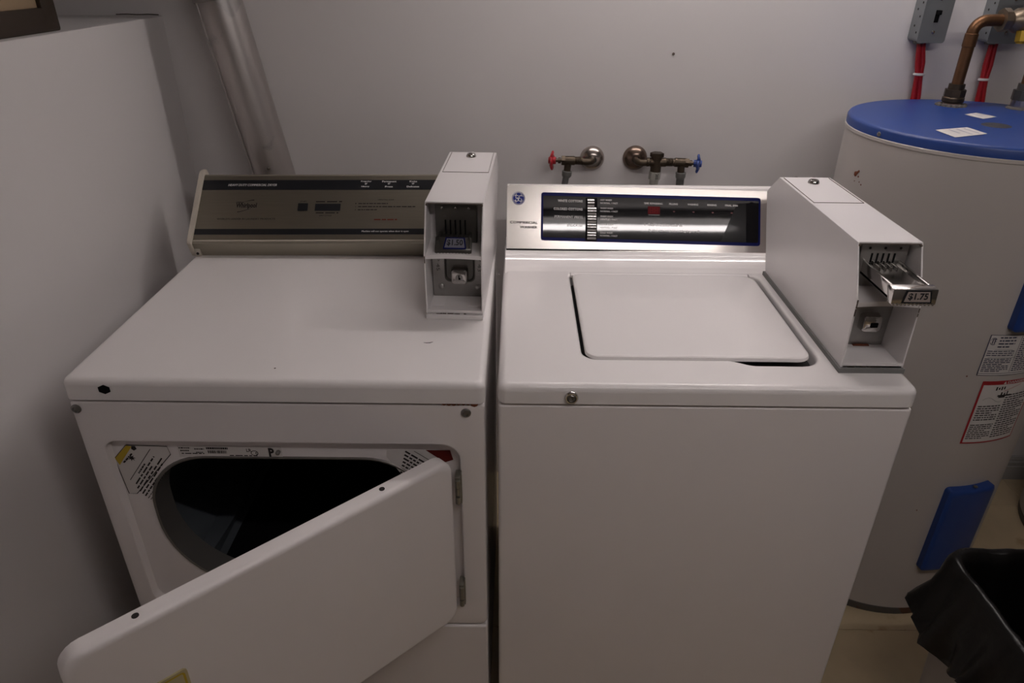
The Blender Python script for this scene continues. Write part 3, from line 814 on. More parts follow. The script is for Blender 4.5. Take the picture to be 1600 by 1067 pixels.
# console
sv2 = V(0, .4713, .882); nv2 = V(0, -.882, .4713)
ex2 = (V(1, 0, 0) - sv2 * .0150 - V(0, 1, 0) * .006).normalized()
Q0 = V(0, .5565, .9365)
def W3(u, s, n): return Q0 + ex2 * u + sv2 * s + nv2 * n
bm = new()
plate(bm, rrect(.0045, .6750, -.0015, .1480, (.003, .003, .008, .010), 5), W3, -.006, 0.0)
wcons = part('control_console', bm, M_STAIN, washer, ang=30, label='brushed stainless console face')
bm = new(); add_box(bm, .004, .672, .5540, .62, .9300, .9372); part('seam_shadow_gap', bm, M_BLACKMAT, washer, smooth=False)
bm = new(); add_prism(bm, [(.5630, .9350), (.6320, 1.0600), (.6380, 1.0640), (.6500, 1.062), (.6550, 1.045), (.6550, .9350)], XYZ, .005, .674, .002)
part('console_body', bm, M_BODY, wcons)
bm = new(); plate(bm, rrect(.0832, .5860, .0215, .1320, .006, 4), W3, -.0005, .0006); part('overlay_border', bm, M_NAVY, wcons)
bm = new(); plate(bm, rrect(.0880, .5815, .0290, .1245, .003, 3), W3, 0, .0009); part('black_overlay', bm, M_GLASS, wcons)
bm = new(); plate(bm, rrect(.1855, .2120, .0225, .1220, .002, 3), W3, .0008, .0016); part('button_bezel', bm, M_BLACKMAT, wcons)
for k in range(5):
    v1 = .1190 - .0187 * k; v0 = v1 - .0178
    x0_, x1_ = (.1895, .2050) if k == 0 else (.1895, .2095)
    bm = new(); pr = [(v0, .0012)] + [(v0 + (v1 - v0) * j / 8, .0030 + .0038 * math.sin(PI * j / 8) ** .7) for j in range(9)] + [(v1, .0012)]
    add_prism(bm, pr, lambda a, p, q: W3(a, p, q), x0_, x1_)
    part('cycle_button', bm, mat('button_metal', (.36, .35, .34), .2, metal=1.0, var=.1), wcons)
T3 = lambda u, v: W3(u, v, .0012)
lettering(wcons, M_WHITEPR, [(s_, x0_, .1785, v - .0028, v + .0030) for s_, x0_, v in (('WHITE COTTONS', .1215, .1135), ('COLORED COTTONS', .1120, .0950), ('PERMANENT PRESS', .1145, .0768), ('DELICATES', .1435, .0580))], T3, bold=.02)
for k, (a, b) in enumerate((('HOT WASH', 'NORMAL / FAST'), ('WARM WASH', 'NORMAL / FAST'), ('WARM WASH', 'GENTLE / FAST'), ('COLD WASH', 'GENTLE / FAST'), ('COLD WASH', 'NORMAL / FAST'))):
    v = .1175 - .0187 * k
    lettering(wcons, M_WHITEPR, [(a, .2190, .2190 + .0032 * len(a), v - .0017, v + .0022), (b, .2190, .2590, v - .0088, v - .0048)], T3, bold=.012)
lettering(wcons, M_WHITEPR, [(s_, x - wd / 2, x + wd / 2, .1105, .1148) for s_, x, wd in (('TIME REMAINING', .3400, .0425), ('FILLING', .3865, .0195), ('WASHING', .4310, .0245), ('RINSING', .4745, .0210), ('FINAL SPIN', .5190, .0285))], T3, bold=.015)
lettering(wcons, M_WHITEPR, [('1.  Read instructions under lid.', .3215, .4080, .0610, .0672), ('Cycle is not complete until light goes off.', .3300, .4470, .0475, .0540)], T3, bold=.012)
bm = new(); add_quad(bm, .3290, .3550, .0862, .0867, T3); part('display_rule', bm, M_WHITEPR, wcons, smooth=False)
bm = new(); add_quad(bm, .3280, .3560, .0885, .1060, lambda u, v: W3(u, v, .0011)); part('red_display', bm, M_DISP, wcons, smooth=False)
bm = new()
for x0_ in (.3325, .3430):
    for (a, b, c, d) in ((0, .0075, .1025, .1038), (0, .0075, .0962, .0974), (0, .0075, .0898, .0910), (-.0002, .001, .0898, .1038), (.0065, .0077, .0898, .1038)):
        add_quad(bm, x0_ + a, x0_ + b, c, d, lambda u, v: W3(u, v, .0013))
part('display_digits', bm, mat('display_segment', (.16, .008, .010), .4, spec=.05), wcons, smooth=False)
for x in (.3880, .4325, .4765, .5200):
    bm = new(); add_loft(bm, [[W3(p[0], p[1], n_) for p in disc(x, .0955, .0026 - g, 12, .0014)] for n_, g in ((.0008, 0), (.0018, .0003))], cap1=True); part('indicator_light', bm, M_LED, wcons)
lettering(wcons, M_DARKPR, [('COMMERCIAL', .0122, .0755, .0585, .0642), ('WASHER', .0345, .0755, .0480, .0537)], T3, bold=.018)
# round blue monogram badge
lc = (.0310, .1165); R_ = .0150
bm = new(); plate(bm, disc(*lc, R_, 36), W3, 0, .0008); part('badge', bm, M_BLUELOGO, wcons, label='round blue badge with white script monogram')
bm = new(); B3 = lambda u, v: W3(lc[0] + u * R_, lc[1] + v * R_, .0012)
add_ribbon(bm, [(.90 * math.cos(a), .90 * math.sin(a)) for a in [2 * PI * k / 36 for k in range(36)]], .07, B3, closed=True)
for q in range(4):                               # four curls round the rim
    a0 = q * PI / 2 + .35
    add_ribbon(bm, [((.80 - .16 * math.sin(PI * k / 8)) * math.cos(a0 + .8 * k / 8), (.80 - .16 * math.sin(PI * k / 8)) * math.sin(a0 + .8 * k / 8)) for k in range(9)], [.02 + .08 * math.sin(PI * k / 8) for k in range(9)], B3)
def arc(cx, cy, rx, ry, a, b, n=14): return [(cx + rx * math.cos(rad(a + (b - a) * k / n)), cy + ry * math.sin(rad(a + (b - a) * k / n))) for k in range(n + 1)]
add_ribbon(bm, arc(-.22, .20, .20, .25, 30, 325), .085, B3)                                            # G: bowl
add_ribbon(bm, [(-.24, .06), (-.10, .08), (-.03, .06), (-.04, -.10), (-.08, -.26)] + arc(-.26, -.28, .18, .19, 5, -215)[1:], .085, B3)   # G: bar, stem and tail loop
add_ribbon(bm, arc(.24, .22, .17, .18, 40, 285), .085, B3)                                             # E: upper bowl
add_ribbon(bm, arc(.22, -.19, .22, .24, 80, 330), .085, B3)                                            # E: lower bowl
add_ribbon(bm, arc(.43, -.20, .09, .11, -100, 160), .07, B3)                                           # E: end curl
part('monogram', bm, M_WHITEPR, wcons, smooth=False)

# ================================================================== WASHER TAPS
def escutcheon(bm, x, z, r=.0325):
    add_lathe(bm, [(r, 0), (r, .002), (r * .96, .008), (r * .82, .015), (r * .55, .021), (r * .36, .0235), (.010, .0235)], frame_to((x, YW, z), (0, -1, 0)), 32)
def hex_band(bm, p0, p1, r, segs=6): add_cyl(bm, p0, p1, r, segs=segs)
def elbow_pts(p, d0, d1, r, n=8):
    p, d0, d1 = Vector(p), Vector(d0), Vector(d1); a = p - d0 * r; c = a + d1 * r
    return [c - d1 * r * math.cos(t) + d0 * r * math.sin(t) for t in [0.5 * PI * k / n for k in range(n + 1)]]
def lobed_handle(bm, c, axis, r, th=.007):
    """four-lobed tap wheel seen edge-on"""
    c = Vector(c); Mx = frame_to(c, axis, (0, 1, 0))
    pts = []
    for k in range(48):
        a = 2 * PI * k / 48; rr_ = r * (.66 + .34 * abs(math.cos(2 * a)) ** .7); pts.append((rr_ * math.cos(a), rr_ * math.sin(a)))
    lo = []
    for z, g in ((-th / 2, .86), (-th * .25, 1), (th * .25, 1), (th / 2, .86)):
        lo.append([Mx @ V(p[0] * g, p[1] * g, z + .010 * (1 - (math.hypot(*p) / r)))  for p in pts])
    add_loft(bm, lo, cap0=True, cap1=True)
    add_lathe(bm, [(0, th * 1.6), (r * .34, th * 1.5), (r * .40, 0), (r * .36, -th * 1.4), (0, -th * 1.4)], Mx, 16)
yt = .862; zt_ = 1.0640
t = thing('hot_water_tap', 'brass wall tap with a red handle, above the washer', 'tap', (.226, YW, 1.058))
bm = new(); escutcheon(bm, .2263, 1.0580); part('escutcheon', bm, M_NICKEL, t)
bm = new(); add_tube(bm, [(.2225, YW, 1.061)] + elbow_pts((.2225, yt, 1.061), (0, -1, 0), (-1, 0, 0), .015) + [(.176, yt, zt_)], .0090, 14); part('supply_elbow', bm, M_BRASS, t)
bm = new()
add_cyl(bm, (.196, yt, zt_), (.176, yt, zt_), .0098, segs=16); add_cyl(bm, (.176, yt, zt_), (.150, yt, zt_), .0118, segs=16)
for k in range(5): add_lathe(bm, [(.0095, -.0012), (.0112, 0), (.0095, .0012)], frame_to((.192 - .0034 * k, yt, zt_), (1, 0, 0)), 16)
hex_band(bm, (.151, yt, zt_), (.142, yt, zt_), .0135)
add_cyl(bm, (.160, yt, zt_), (.1575, yt - .001, 1.036), .0095, .0088, segs=16)
part('valve_body', bm, M_BRASS, t)
bm = new(); add_cyl(bm, (.143, yt, zt_), (.118, yt, zt_), .0042, segs=10); add_cyl(bm, (.140, yt, zt_), (.133, yt, zt_), .0075, segs=12); part('stem', bm, M_BRASS, t)
bm = new(); lobed_handle(bm, (.1185, yt, zt_), (-1, .18, .0), .0250, .0065); part('handle', bm, M_REDH, t, label='red four-lobed handle')
t = thing('hot_water_hose', 'grey hose hanging from the red-handled tap', 'hose', (.157, yt, .95))
bm = new(); add_lathe(bm, [(.009, .004), (.0128, .003), (.0135, .0), (.0128, -.003), (.0132, -.006), (.0122, -.010), (.0092, -.014)], frame_to((.1575, yt - .001, 1.0340), (.09, 0, 1)), 18); part('hose_coupling', bm, mat('grey_coupling', (.20, .20, .19), .35, metal=.3), t)
bm = new(); add_tube(bm, [(.1560, yt - .001, 1.024), (.1530, yt - .003, 1.005), (.150, yt - .002, .97), (.152, yt, .90), (.17, yt, .80), (.20, yt - .03, .70)], .0085, 12); part('hose_tube', bm, M_HOSE, t)

t = thing('cold_water_tap', 'brass wall tap with a blue handle and a tee, above the washer', 'tap', (.340, YW, 1.060))
bm = new(); escutcheon(bm, .3400, 1.0600); part('escutcheon', bm, mat('tarnished_plate', (0.20, 0.145, 0.115), 0.24, metal=0.9, var=0.35, vscale=40), t, label='tarnished brown escutcheon')
zc = 1.0620
bm = new(); add_tube(bm, [(.3395, YW, 1.060)] + elbow_pts((.3395, yt, 1.060), (0, -1, 0), (1, 0, 0), .015) + [(.376, yt, zc)], .0088, 14)
add_lathe(bm, [(.0088, -.004), (.0115, -.003), (.0115, .003), (.0088, .004)], frame_to((.366, yt, zc), (1, 0, 0)), 16); part('supply_elbow', bm, M_BRASS, t)
bm = new(); add_cyl(bm, (.372, yt, zc), (.412, yt, zc), .0118, segs=18); add_cyl(bm, (.388, yt, zc + .018), (.388, yt, zc - .026), .0138, segs=18)
hex_band(bm, (.388, yt, zc + .014), (.388, yt, zc + .0235), .0178); add_cyl(bm, (.388, yt, zc + .0235), (.388, yt, zc + .0245), .0158, segs=6); part('tee', bm, M_BRASS, t)
bm = new(); hex_band(bm, (.3875, yt, zc - .024), (.387, yt, zc - .044), .0155, 8); add_cyl(bm, (.387, yt, zc - .044), (.3868, yt, zc - .058), .0115, segs=16); part('adapter', bm, mat('pale_zinc', (.42, .42, .38), .4, metal=.25, var=.15, vscale=60), t, label='pale nickel adapter')
bm = new(); add_text(bm, '202', lambda u, v: V(.3905 + v, yt - .0160, zc - .027 - u), 0, .014, -.0035, .0035, bold=.01); part('stamped_digits', bm, M_DARKPR, t, smooth=False)
bm = new()
add_cyl(bm, (.410, yt, zc), (.436, yt, zc), .0098, segs=16)
for k in range(5): add_lathe(bm, [(.0098, -.0012), (.0112, 0), (.0098, .0012)], frame_to((.414 + .0036 * k, yt, zc), (1, 0, 0)), 16)
add_cyl(bm, (.436, yt, zc), (.462, yt, zc - .001), .0118, segs=16); hex_band(bm, (.461, yt, zc - .001), (.471, yt, zc - .002), .0132)
add_cyl(bm, (.4530, yt, zc), (.4545, yt - .001, 1.036), .0095, segs=16); part('valve_body', bm, M_BRASS, t)
bm = new(); add_cyl(bm, (.470, yt, zc - .002), (.496, yt, zc - .003), .0042, segs=10); add_cyl(bm, (.472, yt, zc - .002), (.480, yt, zc - .002), .0078, segs=12); part('stem', bm, M_BRASS, t)
bm = new(); lobed_handle(bm, (.4955, yt, zc - .003), (1, -.25, 0), .0245, .0070); part('handle', bm, M_BLUEH, t, label='blue four-lobed handle')
t = thing('cold_water_hose', 'grey hose hanging from the blue-handled tap', 'hose', (.455, yt, .95))
bm = new(); add_lathe(bm, [(.009, .004), (.0132, .003), (.0138, .0), (.0128, -.003), (.0132, -.006), (.0122, -.011), (.0094, -.015)], frame_to((.4548, yt - .001, 1.0330), (0, 0, 1)), 18); part('hose_coupling', bm, mat('grey_coupling', (.20, .20, .19), .35, metal=.3), t)
bm = new()
hp_ = [(.4550, yt - .001, 1.022), (.4555, yt - .002, 1.000), (.456, yt - .002, .96), (.455, yt, .88), (.44, yt, .78), (.42, yt - .03, .70)]
add_tube(bm, hp_, .0092, 12)
for k in range(8):
    a = 2 * PI * k / 8; add_tube(bm, [Vector(p) + V(.0092 * math.cos(a), .0092 * math.sin(a), 0) for p in hp_[:4]], .0014, 5)
part('hose_tube', bm, M_HOSE, t)

# ================================================================== WATER HEATERS
def heater(loc, r, zt, label, full):
    t = thing('water_heater', label, 'water heater', (loc[0], loc[1], 0), 0, 'water heaters')
    Mx = Matrix.Translation((loc[0], loc[1], 0))
    bm = new(); add_lathe(bm, [(0, 0), (r - .004, 0), (r - .002, .004), (r - .001, .024), (r - .006, .030), (0, .030)], Mx, 72); part('base_ring', bm, M_TANKBASE, t)
    bm = new(); add_lathe(bm, [(r - .008, .026), (r, .028), (r, zt - .030), (r + .0025, zt - .028), (r + .0025, zt - .022), (r, zt - .020)], Mx, 96); part('tank_jacket', bm, M_TANK, t, ang=50)
    bm = new(); add_lathe(bm, [(r + .001, zt - .026), (r + .001, zt - .006), (r - .002, zt - .001), (r - .008, zt), (r * .5, zt + .001), (0, zt + .001)], Mx, 96); part('top_cover', bm, M_TANKBLUE, t, ang=50, label='blue painted top cover')
    return t
TX, TY, TR, TZ = 1.0434, .6114, .2750, 1.2212
tank = heater((TX, TY), TR, TZ, 'white water heater tank with a blue top beside the washer', True)
heater((1.850, .625), .262, 1.22, 'second pale water heater at the right edge, behind the bin', False)
for th_ in (-163, -92, -20, 60, 130):
    a = rad(th_); bm = new(); add_lathe(bm, [(.005, 0), (.0045, .0015), (.002, .003), (0, .0032)], frame_to((TX + (TR + .001) * math.cos(a), TY + (TR + .001) * math.sin(a), TZ - .0135), (math.cos(a), math.sin(a), 0)), 12); part('screw', bm, M_SCREW, tank)
def cyl(off):
    def f(a, z, n=0): return V(TX + (TR + off + n) * math.cos(rad(a)), TY + (TR + off + n) * math.sin(rad(a)), z)
    return f
def cq(bm, a0, a1, z0, z1, f, idx=0, n=None):
    n = n or max(1, int(abs(a1 - a0) / 3))
    for i in range(n):
        p, q = a0 + (a1 - a0) * i / n, a0 + (a1 - a0) * (i + 1) / n
        add_patch(bm, [(p, z0), (q, z0), (q, z1), (p, z1)], f, idx)
def rows_on(bm, a0, a1, z0, z1, rows, f, idx=1, fill=.42, rn=None):
    h = (z1 - z0) / rows
    for r in range(rows):
        zt2 = z1 - r * h; a = a0; end = a1 if r % 4 != 3 else a0 + (a1 - a0) * .7
        while a < end:
            e = min(a + rn.uniform(.8, 2.4), end); cq(bm, a, e, zt2 - h * fill, zt2, f, idx, 1); a = e + .35
f0, f1 = cyl(.0006), cyl(.0010)
rn = random.Random(3)
# white rating label
bm = new(); cq(bm, -95, -58, .742, .841, f0, 0)
for (a0, a1, z0, z1) in ((-95, -58, .7420, .7432), (-95, -58, .8398, .841), (-95, -94.6, .742, .841), (-58.4, -58, .742, .841), (-95, -58, .7470, .7480)):
    cq(bm, a0, a1, z0, z1, f1, 1)
cq(bm, -91.2, -83, .8050, .8056, f1, 1); cq(bm, -93, -80, .7860, .7866, f1, 1); cq(bm, -80.8, -80.6, .75, .838, f1, 1)
rows_on(bm, -90.5, -83, .8070, .8360, 4, f1, rn=rn); rows_on(bm, -94, -82, .7880, .803, 3, f1, rn=rn); rows_on(bm, -94, -82, .7500, .784, 8, f1, rn=rn, fill=.5); rows_on(bm, -80, -59, .7500, .837, 18, f1, rn=rn, fill=.5)
# certification mark: a C-shaped ring round two letters
add_ribbon(bm, [(-92.9 + 1.45 * math.cos(a), .8255 + .0078 * math.sin(a)) for a in [rad(50 + 260 * k / 20) for k in range(21)]], .0016, lambda u, v: f1(u, v), idx=1)
for k in range(2):
    cq(bm, -93.5 + k * .9, -93.1 + k * .9, .820, .831, f1, 1, 1)
cq(bm, -93.5, -91.8, .8295, .8312, f1, 1, 1); cq(bm, -92.6, -91.8, .8245, .8260, f1, 1, 1)
part('rating_label', bm, [M_LABEL, mat('label_navy', (.03, .03, .07), .6)], tank, smooth=False, label='white rating label with a dark border')
# red bordered danger label
bm = new(); cq(bm, -91, -62, .562, .728, f0, 0)
cq(bm, -91, -62, .7180, .728, f1, 1); cq(bm, -91, -90, .562, .728, f1, 1); cq(bm, -62.6, -62, .562, .728, f1, 1); cq(bm, -91, -62, .562, .5655, f1, 1)
rows_on(bm, -89.0, -78, .622, .664, 7, f1, 2, rn=rn, fill=.45); rows_on(bm, -89.4, -78, .572, .614, 8, f1, 2, rn=rn, fill=.45); rows_on(bm, -77, -63.5, .572, .690, 19, f1, 2, rn=rn, fill=.45)
for k in range(4): cq(bm, -83.5 + 1.3 * k, -82.8 + 1.3 * k, .7035 + .0015 * (k % 2), .7125 - .002 * (k % 3 == 1), f1, 2, 1)
for a0, a1, z0, z1 in ((-81.5, -74.5, .6870, .6910), (-80.8, -77.5, .6835, .6870), (-80.2, -79.4, .690, .698), (-78.6, -77.9, .690, .696), (-77.2, -76.6, .690, .700)): cq(bm, a0, a1, z0, z1, f1, 2, 2)
add_ribbon(bm, [(-88 + 1.2 * k, .6790 + .006 * math.sin(k * .7)) for k in range(9)], .0008, f1, idx=3)
add_ribbon(bm, [(-79 + 1.2 * k, .7000 + .002 * k) for k in range(8)], .0010, f1, idx=1)
n0 = len(bm.faces)
add_patch(bm, [(-80.8, .7195), (-79.4, .7195), (-80.1, .7265)], cyl(.0014), 0)
add_text(bm, 'DANGER', cyl(.0014), -78.8, -69, .7198, .7262, bold=.02)
part('warning_label', bm, [M_LABEL, mat('label_red', (.36, .012, .02), .5), M_DARKPR, M_SCREW], tank, smooth=False, label='white label with a red border')
# blue element covers
def element_cover(z0, z1):
    bm = new(); a0, a1 = -89.5, -63.5; loops = []
    for off, g in ((0, 0), (.016, .3), (.020, 1.1), (.021, 2.4)):
        f = cyl(0); lp = []
        pts = rrect(a0 + g, a1 - g, (z0 + g * .005) * 200, (z1 - g * .005) * 200, 2.0, 4)
        # subdivide the long horizontal runs so the plate follows the tank
        full = []
        for i, p in enumerate(pts):
            q = pts[(i + 1) % len(pts)]; full.append(p)
            if abs(q[0] - p[0]) > 4:
                for k in range(1, 8): full.append((p[0] + (q[0] - p[0]) * k / 8, p[1]))
        loops.append([V(TX + (TR + off) * math.cos(rad(u)), TY + (TR + off) * math.sin(rad(u)), v / 200) for u, v in full])
    rows = add_loft(bm, loops)
    n_ = len(loops[-1])
    fill_between(bm, rows[-1], [])
    return part('element_cover', bm, M_TANKBLUE, tank, ang=40)
element_cover(.178, .436); element_cover(.853, 1.115)
a = rad(-76); bm = new(); add_lathe(bm, [(.005, 0), (.0045, .002), (0, .0035)], frame_to((TX + (TR + .012) * math.cos(a), TY + (TR + .012) * math.sin(a), .4395), (0, 0, 1)), 10); part('screw', bm, M_SCREW, tank)
# rust spots on the jacket
bm = new()
for (aa, zz, r_) in ((-172, 1.113, .0060), (-171, 1.117, .0038), (-170, 1.121, .0030), (-169.5, 1.110, .0022), (-168, 1.100, .0014), (-166.5, 1.096, .0018), (-171.5, 1.098, .0012), (-98.6, .738, .0018), (-99, .36, .0016)):
    p = V(TX + (TR + .0003) * math.cos(rad(aa)), TY + (TR + .0003) * math.sin(rad(aa)), zz)
    add_lathe(bm, [(0, .0010), (r_ * .7, .0008), (r_, 0)], frame_to(p, (math.cos(rad(aa)), math.sin(rad(aa)), 0)), 7)
part('rust_spots', bm, M_RUST, tank)['kind'] = 'stuff'
# stickers and knock-out on the top cover
ft = lambda u, v: V(u, v, TZ + .0016)
ft2 = lambda u, v: V(u, v, TZ + .0020)
def quadmap(c):     # bilinear map over four corners
    def f(s, q, z=.0020):
        a = Vector(c[0]).lerp(Vector(c[1]), s); b = Vector(c[3]).lerp(Vector(c[2]), s); p = a.lerp(b, q); return V(p.x, p.y, TZ + z)
    return f
for c, rws in (([(.8780, .5043), (.8814, .4357), (.9651, .4714), (.9598, .5340)], 3), ([(1.0309, .6739), (1.0447, .6239), (1.0890, .6502), (1.0703, .6961)], 2)):
    bm = new(); add_patch(bm, c, ft, 0); add_lines(bm, .12, .9, .15, .85, rws, quadmap(c), idx=1, fill=.25, word=.08)
    part('sticker', bm, [M_LABEL, mat('faint_print', (.42, .42, .50), .6)], tank, smooth=False)
bm = new(); add_lathe(bm, [(0, .0022), (.026, .0022), (.0285, .0012)], Matrix.Translation((1.0330, .5560, TZ)), 28); part('knockout', bm, mat('knockout_dark', (.035, .035, .045), .6), tank)

# copper pipes on the tank
t = thing('copper_pipe', 'copper pipe rising from the blue tank top and bending right to a valve', 'pipe', (1.064, .79, TZ))
zE = 1.408
bm = new(); add_tube(bm, [(1.064, .79, TZ + .028)] + [(1.064, .79, TZ + .05 + .02 * k) for k in range(5)] + elbow_pts((1.064, .79, zE), (0, 0, 1), (1, 0, 0), .026) + [(1.125, .79, zE + .001)], .0128, 16); part('pipe_run', bm, M_COPPER, t)
bm = new()
for z in (zE - .030,): add_lathe(bm, [(.0128, -.002), (.0142, -.001), (.0142, .026), (.0128, .027)], Matrix.Translation((1.064, .79, z - .024)), 20)
part('fitting_collar', bm, M_COPPER, t)
bm = new(); hex_band(bm, (1.064, .79, TZ + .022), (1.064, .79, TZ + .038), .0235, 8); add_cyl(bm, (1.064, .79, TZ + .038), (1.064, .79, TZ + .050), .0175, segs=18); add_lathe(bm, [(.0215, 0), (.0240, .003), (.0240, .011), (.0215, .014)], Matrix.Translation((1.064, .79, TZ + .008)), 20); part('union', bm, M_BRASS, t)
bm = new(); add_cyl(bm, (1.064, .79, TZ), (1.064, .79, TZ + .012), .0190, segs=18); part('thread_paste', bm, M_PASTE, t)
bm = new()
for k in range(14):
    a = 2 * PI * k / 14; rr_ = .024 + .006 * random.random(); add_lathe(bm, [(0, .006), (.006, .004), (.008, 0)], Matrix.Translation((1.064 + rr_ * math.cos(a), .788 + rr_ * math.sin(a), TZ + .001)), 6)
part('hole_crust', bm, M_CRUST, t, ang=20)['kind'] = 'stuff'
t = thing('shutoff_valve', 'brass shutoff valve with a yellow stop, at the end of the copper pipe', 'valve', (1.16, .79, zE))
bm = new(); hex_band(bm, (1.120, .79, zE + .001), (1.134, .79, zE + .001), .0250, 8); add_cyl(bm, (1.134, .79, zE), (1.142, .79, zE), .0180, segs=18)
add_lathe(bm, [(.018, -.030), (.026, -.018), (.028, 0), (.026, .018), (.018, .030)], frame_to((1.172, .79, zE), (1, 0, 0)), 24); hex_band(bm, (1.228, .79, zE), (1.248, .79, zE), .0250, 8); add_cyl(bm, (1.195, .79, zE), (1.230, .79, zE), .0165, segs=18)
add_cyl(bm, (1.222, .79, zE), (1.300, .79, zE), .0128, segs=16)
part('valve_body', bm, mat('valve_nickel_brass', (.24, .19, .14), .36, metal=.8, var=.3, vscale=50), t)
bm = new(); add_cyl(bm, (1.172, .79, zE + .020), (1.172, .79, zE + .052), .009, segs=14); add_box(bm, 1.150, 1.235, .781, .799, zE + .046, zE + .052, .002); part('lever', bm, M_SCREW, t)
bm = new(); hex_band(bm, (1.166, .772, zE - .020), (1.166, .768, zE - .042), .0130, 6); add_cyl(bm, (1.166, .77, zE - .040), (1.166, .77, zE - .046), .009, segs=12); part('drain_cap', bm, mat('yellow_brass', (.42, .27, .03), .4, metal=.5), t, label='yellow drain cap')
t = thing('insulated_pipe', 'dark pipe at the right of the blue tank top', 'pipe', (1.2066, .759, TZ))
bm = new(); add_tube(bm, [(1.2066, .759, TZ + .03 + .06 * k) for k in range(12)], .0128, 16); part('pipe_run', bm, M_COPPER, t)
bm = new(); hex_band(bm, (1.2066, .759, TZ + .020), (1.2066, .759, TZ + .042), .0235, 8); add_cyl(bm, (1.2066, .759, TZ + .042), (1.2066, .759, TZ + .056), .0175, segs=16); part('union', bm, M_PEWTER, t)
bm = new(); add_cyl(bm, (1.2066, .759, TZ), (1.2066, .759, TZ + .022), .0205, segs=18); part('nipple', bm, M_NICKEL, t)
bm = new(); add_lathe(bm, [(.030, 0), (.026, .004), (.018, .005)], Matrix.Translation((1.2066, .757, TZ + .001)), 12); part('hole_crust', bm, M_CRUST, t)

# ================================================================== ELECTRICAL BOXES AND CABLES
def handy_box(x0, x1, z0, label, shift, keyhole):
    t = thing('switch_box', label, 'switch box', ((x0 + x1) / 2, YW, z0), 0, 'switch boxes above the tank')
    y0 = .865; bm = new(); loops = []
    for y, g in ((YW, 0), (y0 + .003, 0), (y0, .0025)):
        loops.append([V(p[0], y, p[1]) for p in rrect(x0 + g, x1 - g, z0 + g, z0 + .112 - g, .007, 4)])
    add_loft(bm, loops, cap0=True, cap1=True)
    b = part('box_body', bm, M_GREYBOX, t)
    bm = new(); plate(bm, rrect(x0 - .002, x1 + .002, z0 - .002, z0 + .114, .007, 4), lambda u, v, n: V(u, y0 - n, v), -.0005, .0022)
    cv = part('cover_plate', bm, M_GREYBOX, t)
    xm = (x0 + x1) / 2 + shift
    for z in (z0 + .022, z0 + .094):
        bm = new(); add_lathe(bm, [(.0042, 0), (.0038, .0012), (0, .0022)], frame_to((xm, y0 - .0022, z), (0, -1, 0)), 12); part('screw', bm, M_CHROME, t)
    bm = new(); add_box(bm, xm - .0050, xm + .0050, y0 - .0030, y0 - .0012, z0 + .043, z0 + .070); part('toggle_slot', bm, M_BLACKMAT, t, smooth=False)
    bm = new(); add_box(bm, xm - .0035, xm + .0040, y0 - .014, y0 - .002, z0 + .060, z0 + .070, .0015); part('toggle', bm, M_BLACKMAT, t)
    bm = new()
    for (yy, zz) in ((.880, .020), (.895, .034), (.880, .055), (.897, .070), (.880, .085)):
        add_cyl(bm, (x0 - .0004, yy, z0 + zz), (x0 + .001, yy, z0 + zz), .0026, segs=10)
    part('knockout_holes', bm, M_DARKPR, t)
    bm = new(); add_cyl(bm, ((x0 + x1) / 2 - .012, .893, z0 - .006), ((x0 + x1) / 2 - .012, .893, z0 + .002), .012, segs=14); part('cable_clamp', bm, M_PEWTER, t)
    return t
handy_box(.982, 1.044, 1.3545, 'grey metal switch box on the wall, left of the copper pipe', 0, True)
handy_box(1.150, 1.222, 1.3545, 'grey metal switch box on the wall, behind the brass valve', 0, False)
def red_cable(pts, tie, label):
    t = thing('red_cable', label, 'cable', pts[0], 0, 'red cables below the switch boxes')
    bm = new()
    for dx in (-.0046, .0046):
        add_tube(bm, [Vector(p) + V(dx * k, 0, 0) for p, k in zip(pts, (1, 1, 1.3, .8, 1, 1.3, 1.3, 1.3))], .0062, 10)
    part('jacket', bm, M_REDCAB, t)
    bm = new(); add_lathe(bm, [(.0125, -.003), (.0145, -.002), (.0145, .002), (.0125, .003)], Matrix.Translation(tie) @ Matrix.Scale(.6, 4, (0, 1, 0)), 16); part('cable_tie', bm, M_TIE, t)
red_cable([(1.008, .893, 1.352), (1.011, .893, 1.335), (1.018, .893, 1.305), (1.0225, .893, 1.279), (1.026, .894, 1.255), (1.030, .894, 1.225), (1.034, .896, 1.15), (1.036, .896, 1.02)], (1.0225, .893, 1.2785), 'red cable hanging below the switch box left of the copper pipe')
red_cable([(1.1840, .893, 1.352), (1.1845, .893, 1.335), (1.186, .893, 1.300), (1.187, .893, 1.268), (1.190, .894, 1.245), (1.194, .894, 1.215), (1.197, .896, 1.15), (1.198, .896, 1.02)], (1.187, .893, 1.2675), 'red cable hanging below the switch box behind the valve')

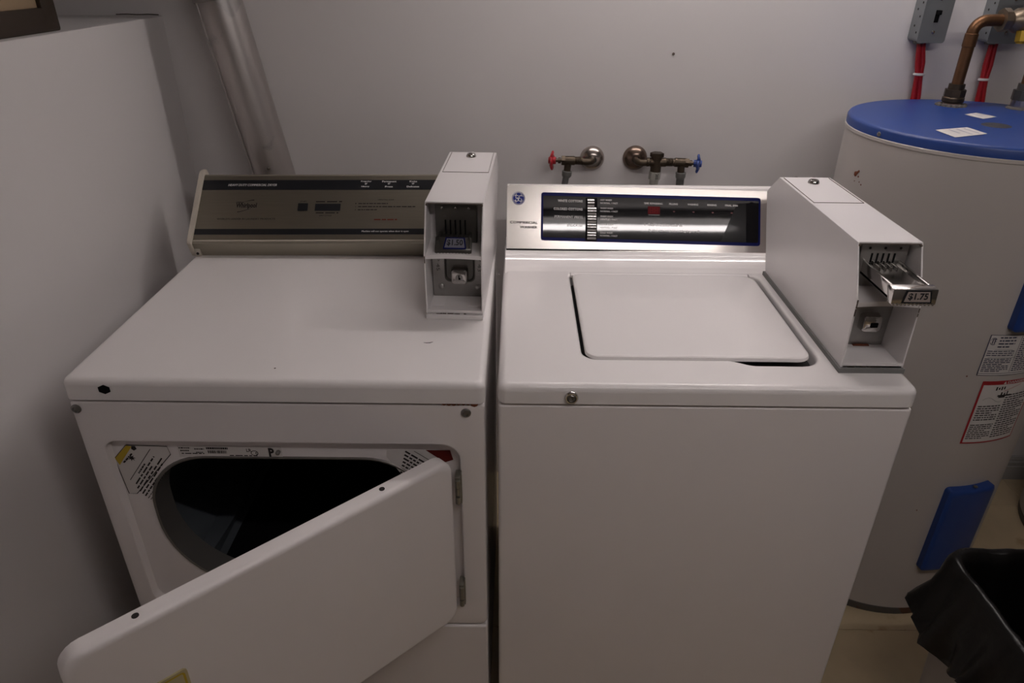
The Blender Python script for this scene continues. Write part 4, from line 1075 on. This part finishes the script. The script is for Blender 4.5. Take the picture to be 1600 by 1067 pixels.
# ================================================================== BIN AND BAG
bx0, bx1, by0, by1, bz = .808, 1.150, -.460, -.036, .590
bt = thing('waste_bin', 'grey plastic waste bin on the floor at lower right', 'bin', ((bx0 + bx1) / 2, (by0 + by1) / 2, 0))
bm = new(); loops = []
for z, g in ((0.0, .030), (.004, .028), (bz - .02, .002), (bz - .018, -.003), (bz - .004, -.003), (bz, 0), (bz - .002, .004), (.02, .034)):
    loops.append([V(p[0], p[1], z) for p in rrect(bx0 + g, bx1 - g, by0 + g, by1 - g, .03, 5)])
add_loft(bm, loops, cap0=True, cap1=True)
part('bin_body', bm, M_BIN, bt)
bg = thing('bin_bag', 'black plastic bag lining the grey bin and folded over its rim', 'bag', ((bx0 + bx1) / 2, (by0 + by1) / 2, bz))
bm = new(); loops = []
def ring(z, g, amp, fz=1.0, rag=0.0):
    pts = rrect(bx0 + g, bx1 - g, by0 + g, by1 - g, .035, 6); full = []
    for i, p in enumerate(pts):
        q = pts[(i + 1) % len(pts)]; d = math.hypot(q[0] - p[0], q[1] - p[1]); k_ = max(1, int(d / .008))
        for k in range(k_): full.append((p[0] + (q[0] - p[0]) * k / k_, p[1] + (q[1] - p[1]) * k / k_))
    cx, cy = (bx0 + bx1) / 2, (by0 + by1) / 2; out_ = []
    for i, (x, y) in enumerate(full):
        d = Vector((x - cx, y - cy)).normalized()
        n1 = noise.noise(V(x * 26, y * 26, z * 4 * fz)) * amp + noise.noise(V(x * 60, y * 60, z * 12 + 4)) * amp * .4
        zz = z + rag * (noise.noise(V(x * 9, y * 9, 3.3)) + .5 * noise.noise(V(x * 26, y * 26, 9))) + .004 * noise.noise(V(x * 30, y * 30, 1))
        out_.append(V(x + d.x * n1, y + d.y * n1, zz))
    return out_
N_ = len(ring(.5, 0, 0))
seq = [(.447, -.034, .026, .050), (.460, -.032, .024, .042), (.480, -.028, .021, .025), (.520, -.022, .015, .008), (.560, -.015, .009, 0), (.588, -.011, .004, 0), (.600, -.006, .003, 0), (.604, .000, .003, 0), (.600, .008, .004, 0), (.575, .014, .006, 0), (.52, .018, .009, 0), (.44, .024, .010, 0), (.34, .032, .010, 0), (.22, .040, .010, 0), (.10, .048, .006, 0), (.05, .09, .004, 0)]
for z, g, amp, rag in seq:
    pts = ring(z, g, amp, 1, rag)
    # resample to a constant number of points so the loops bridge
    m_ = len(pts); loops.append([pts[int(i * m_ / 180)] for i in range(180)])
add_loft(bm, loops, cap1=True)
part('bag_film', bm, M_BAG, bg, ang=80)
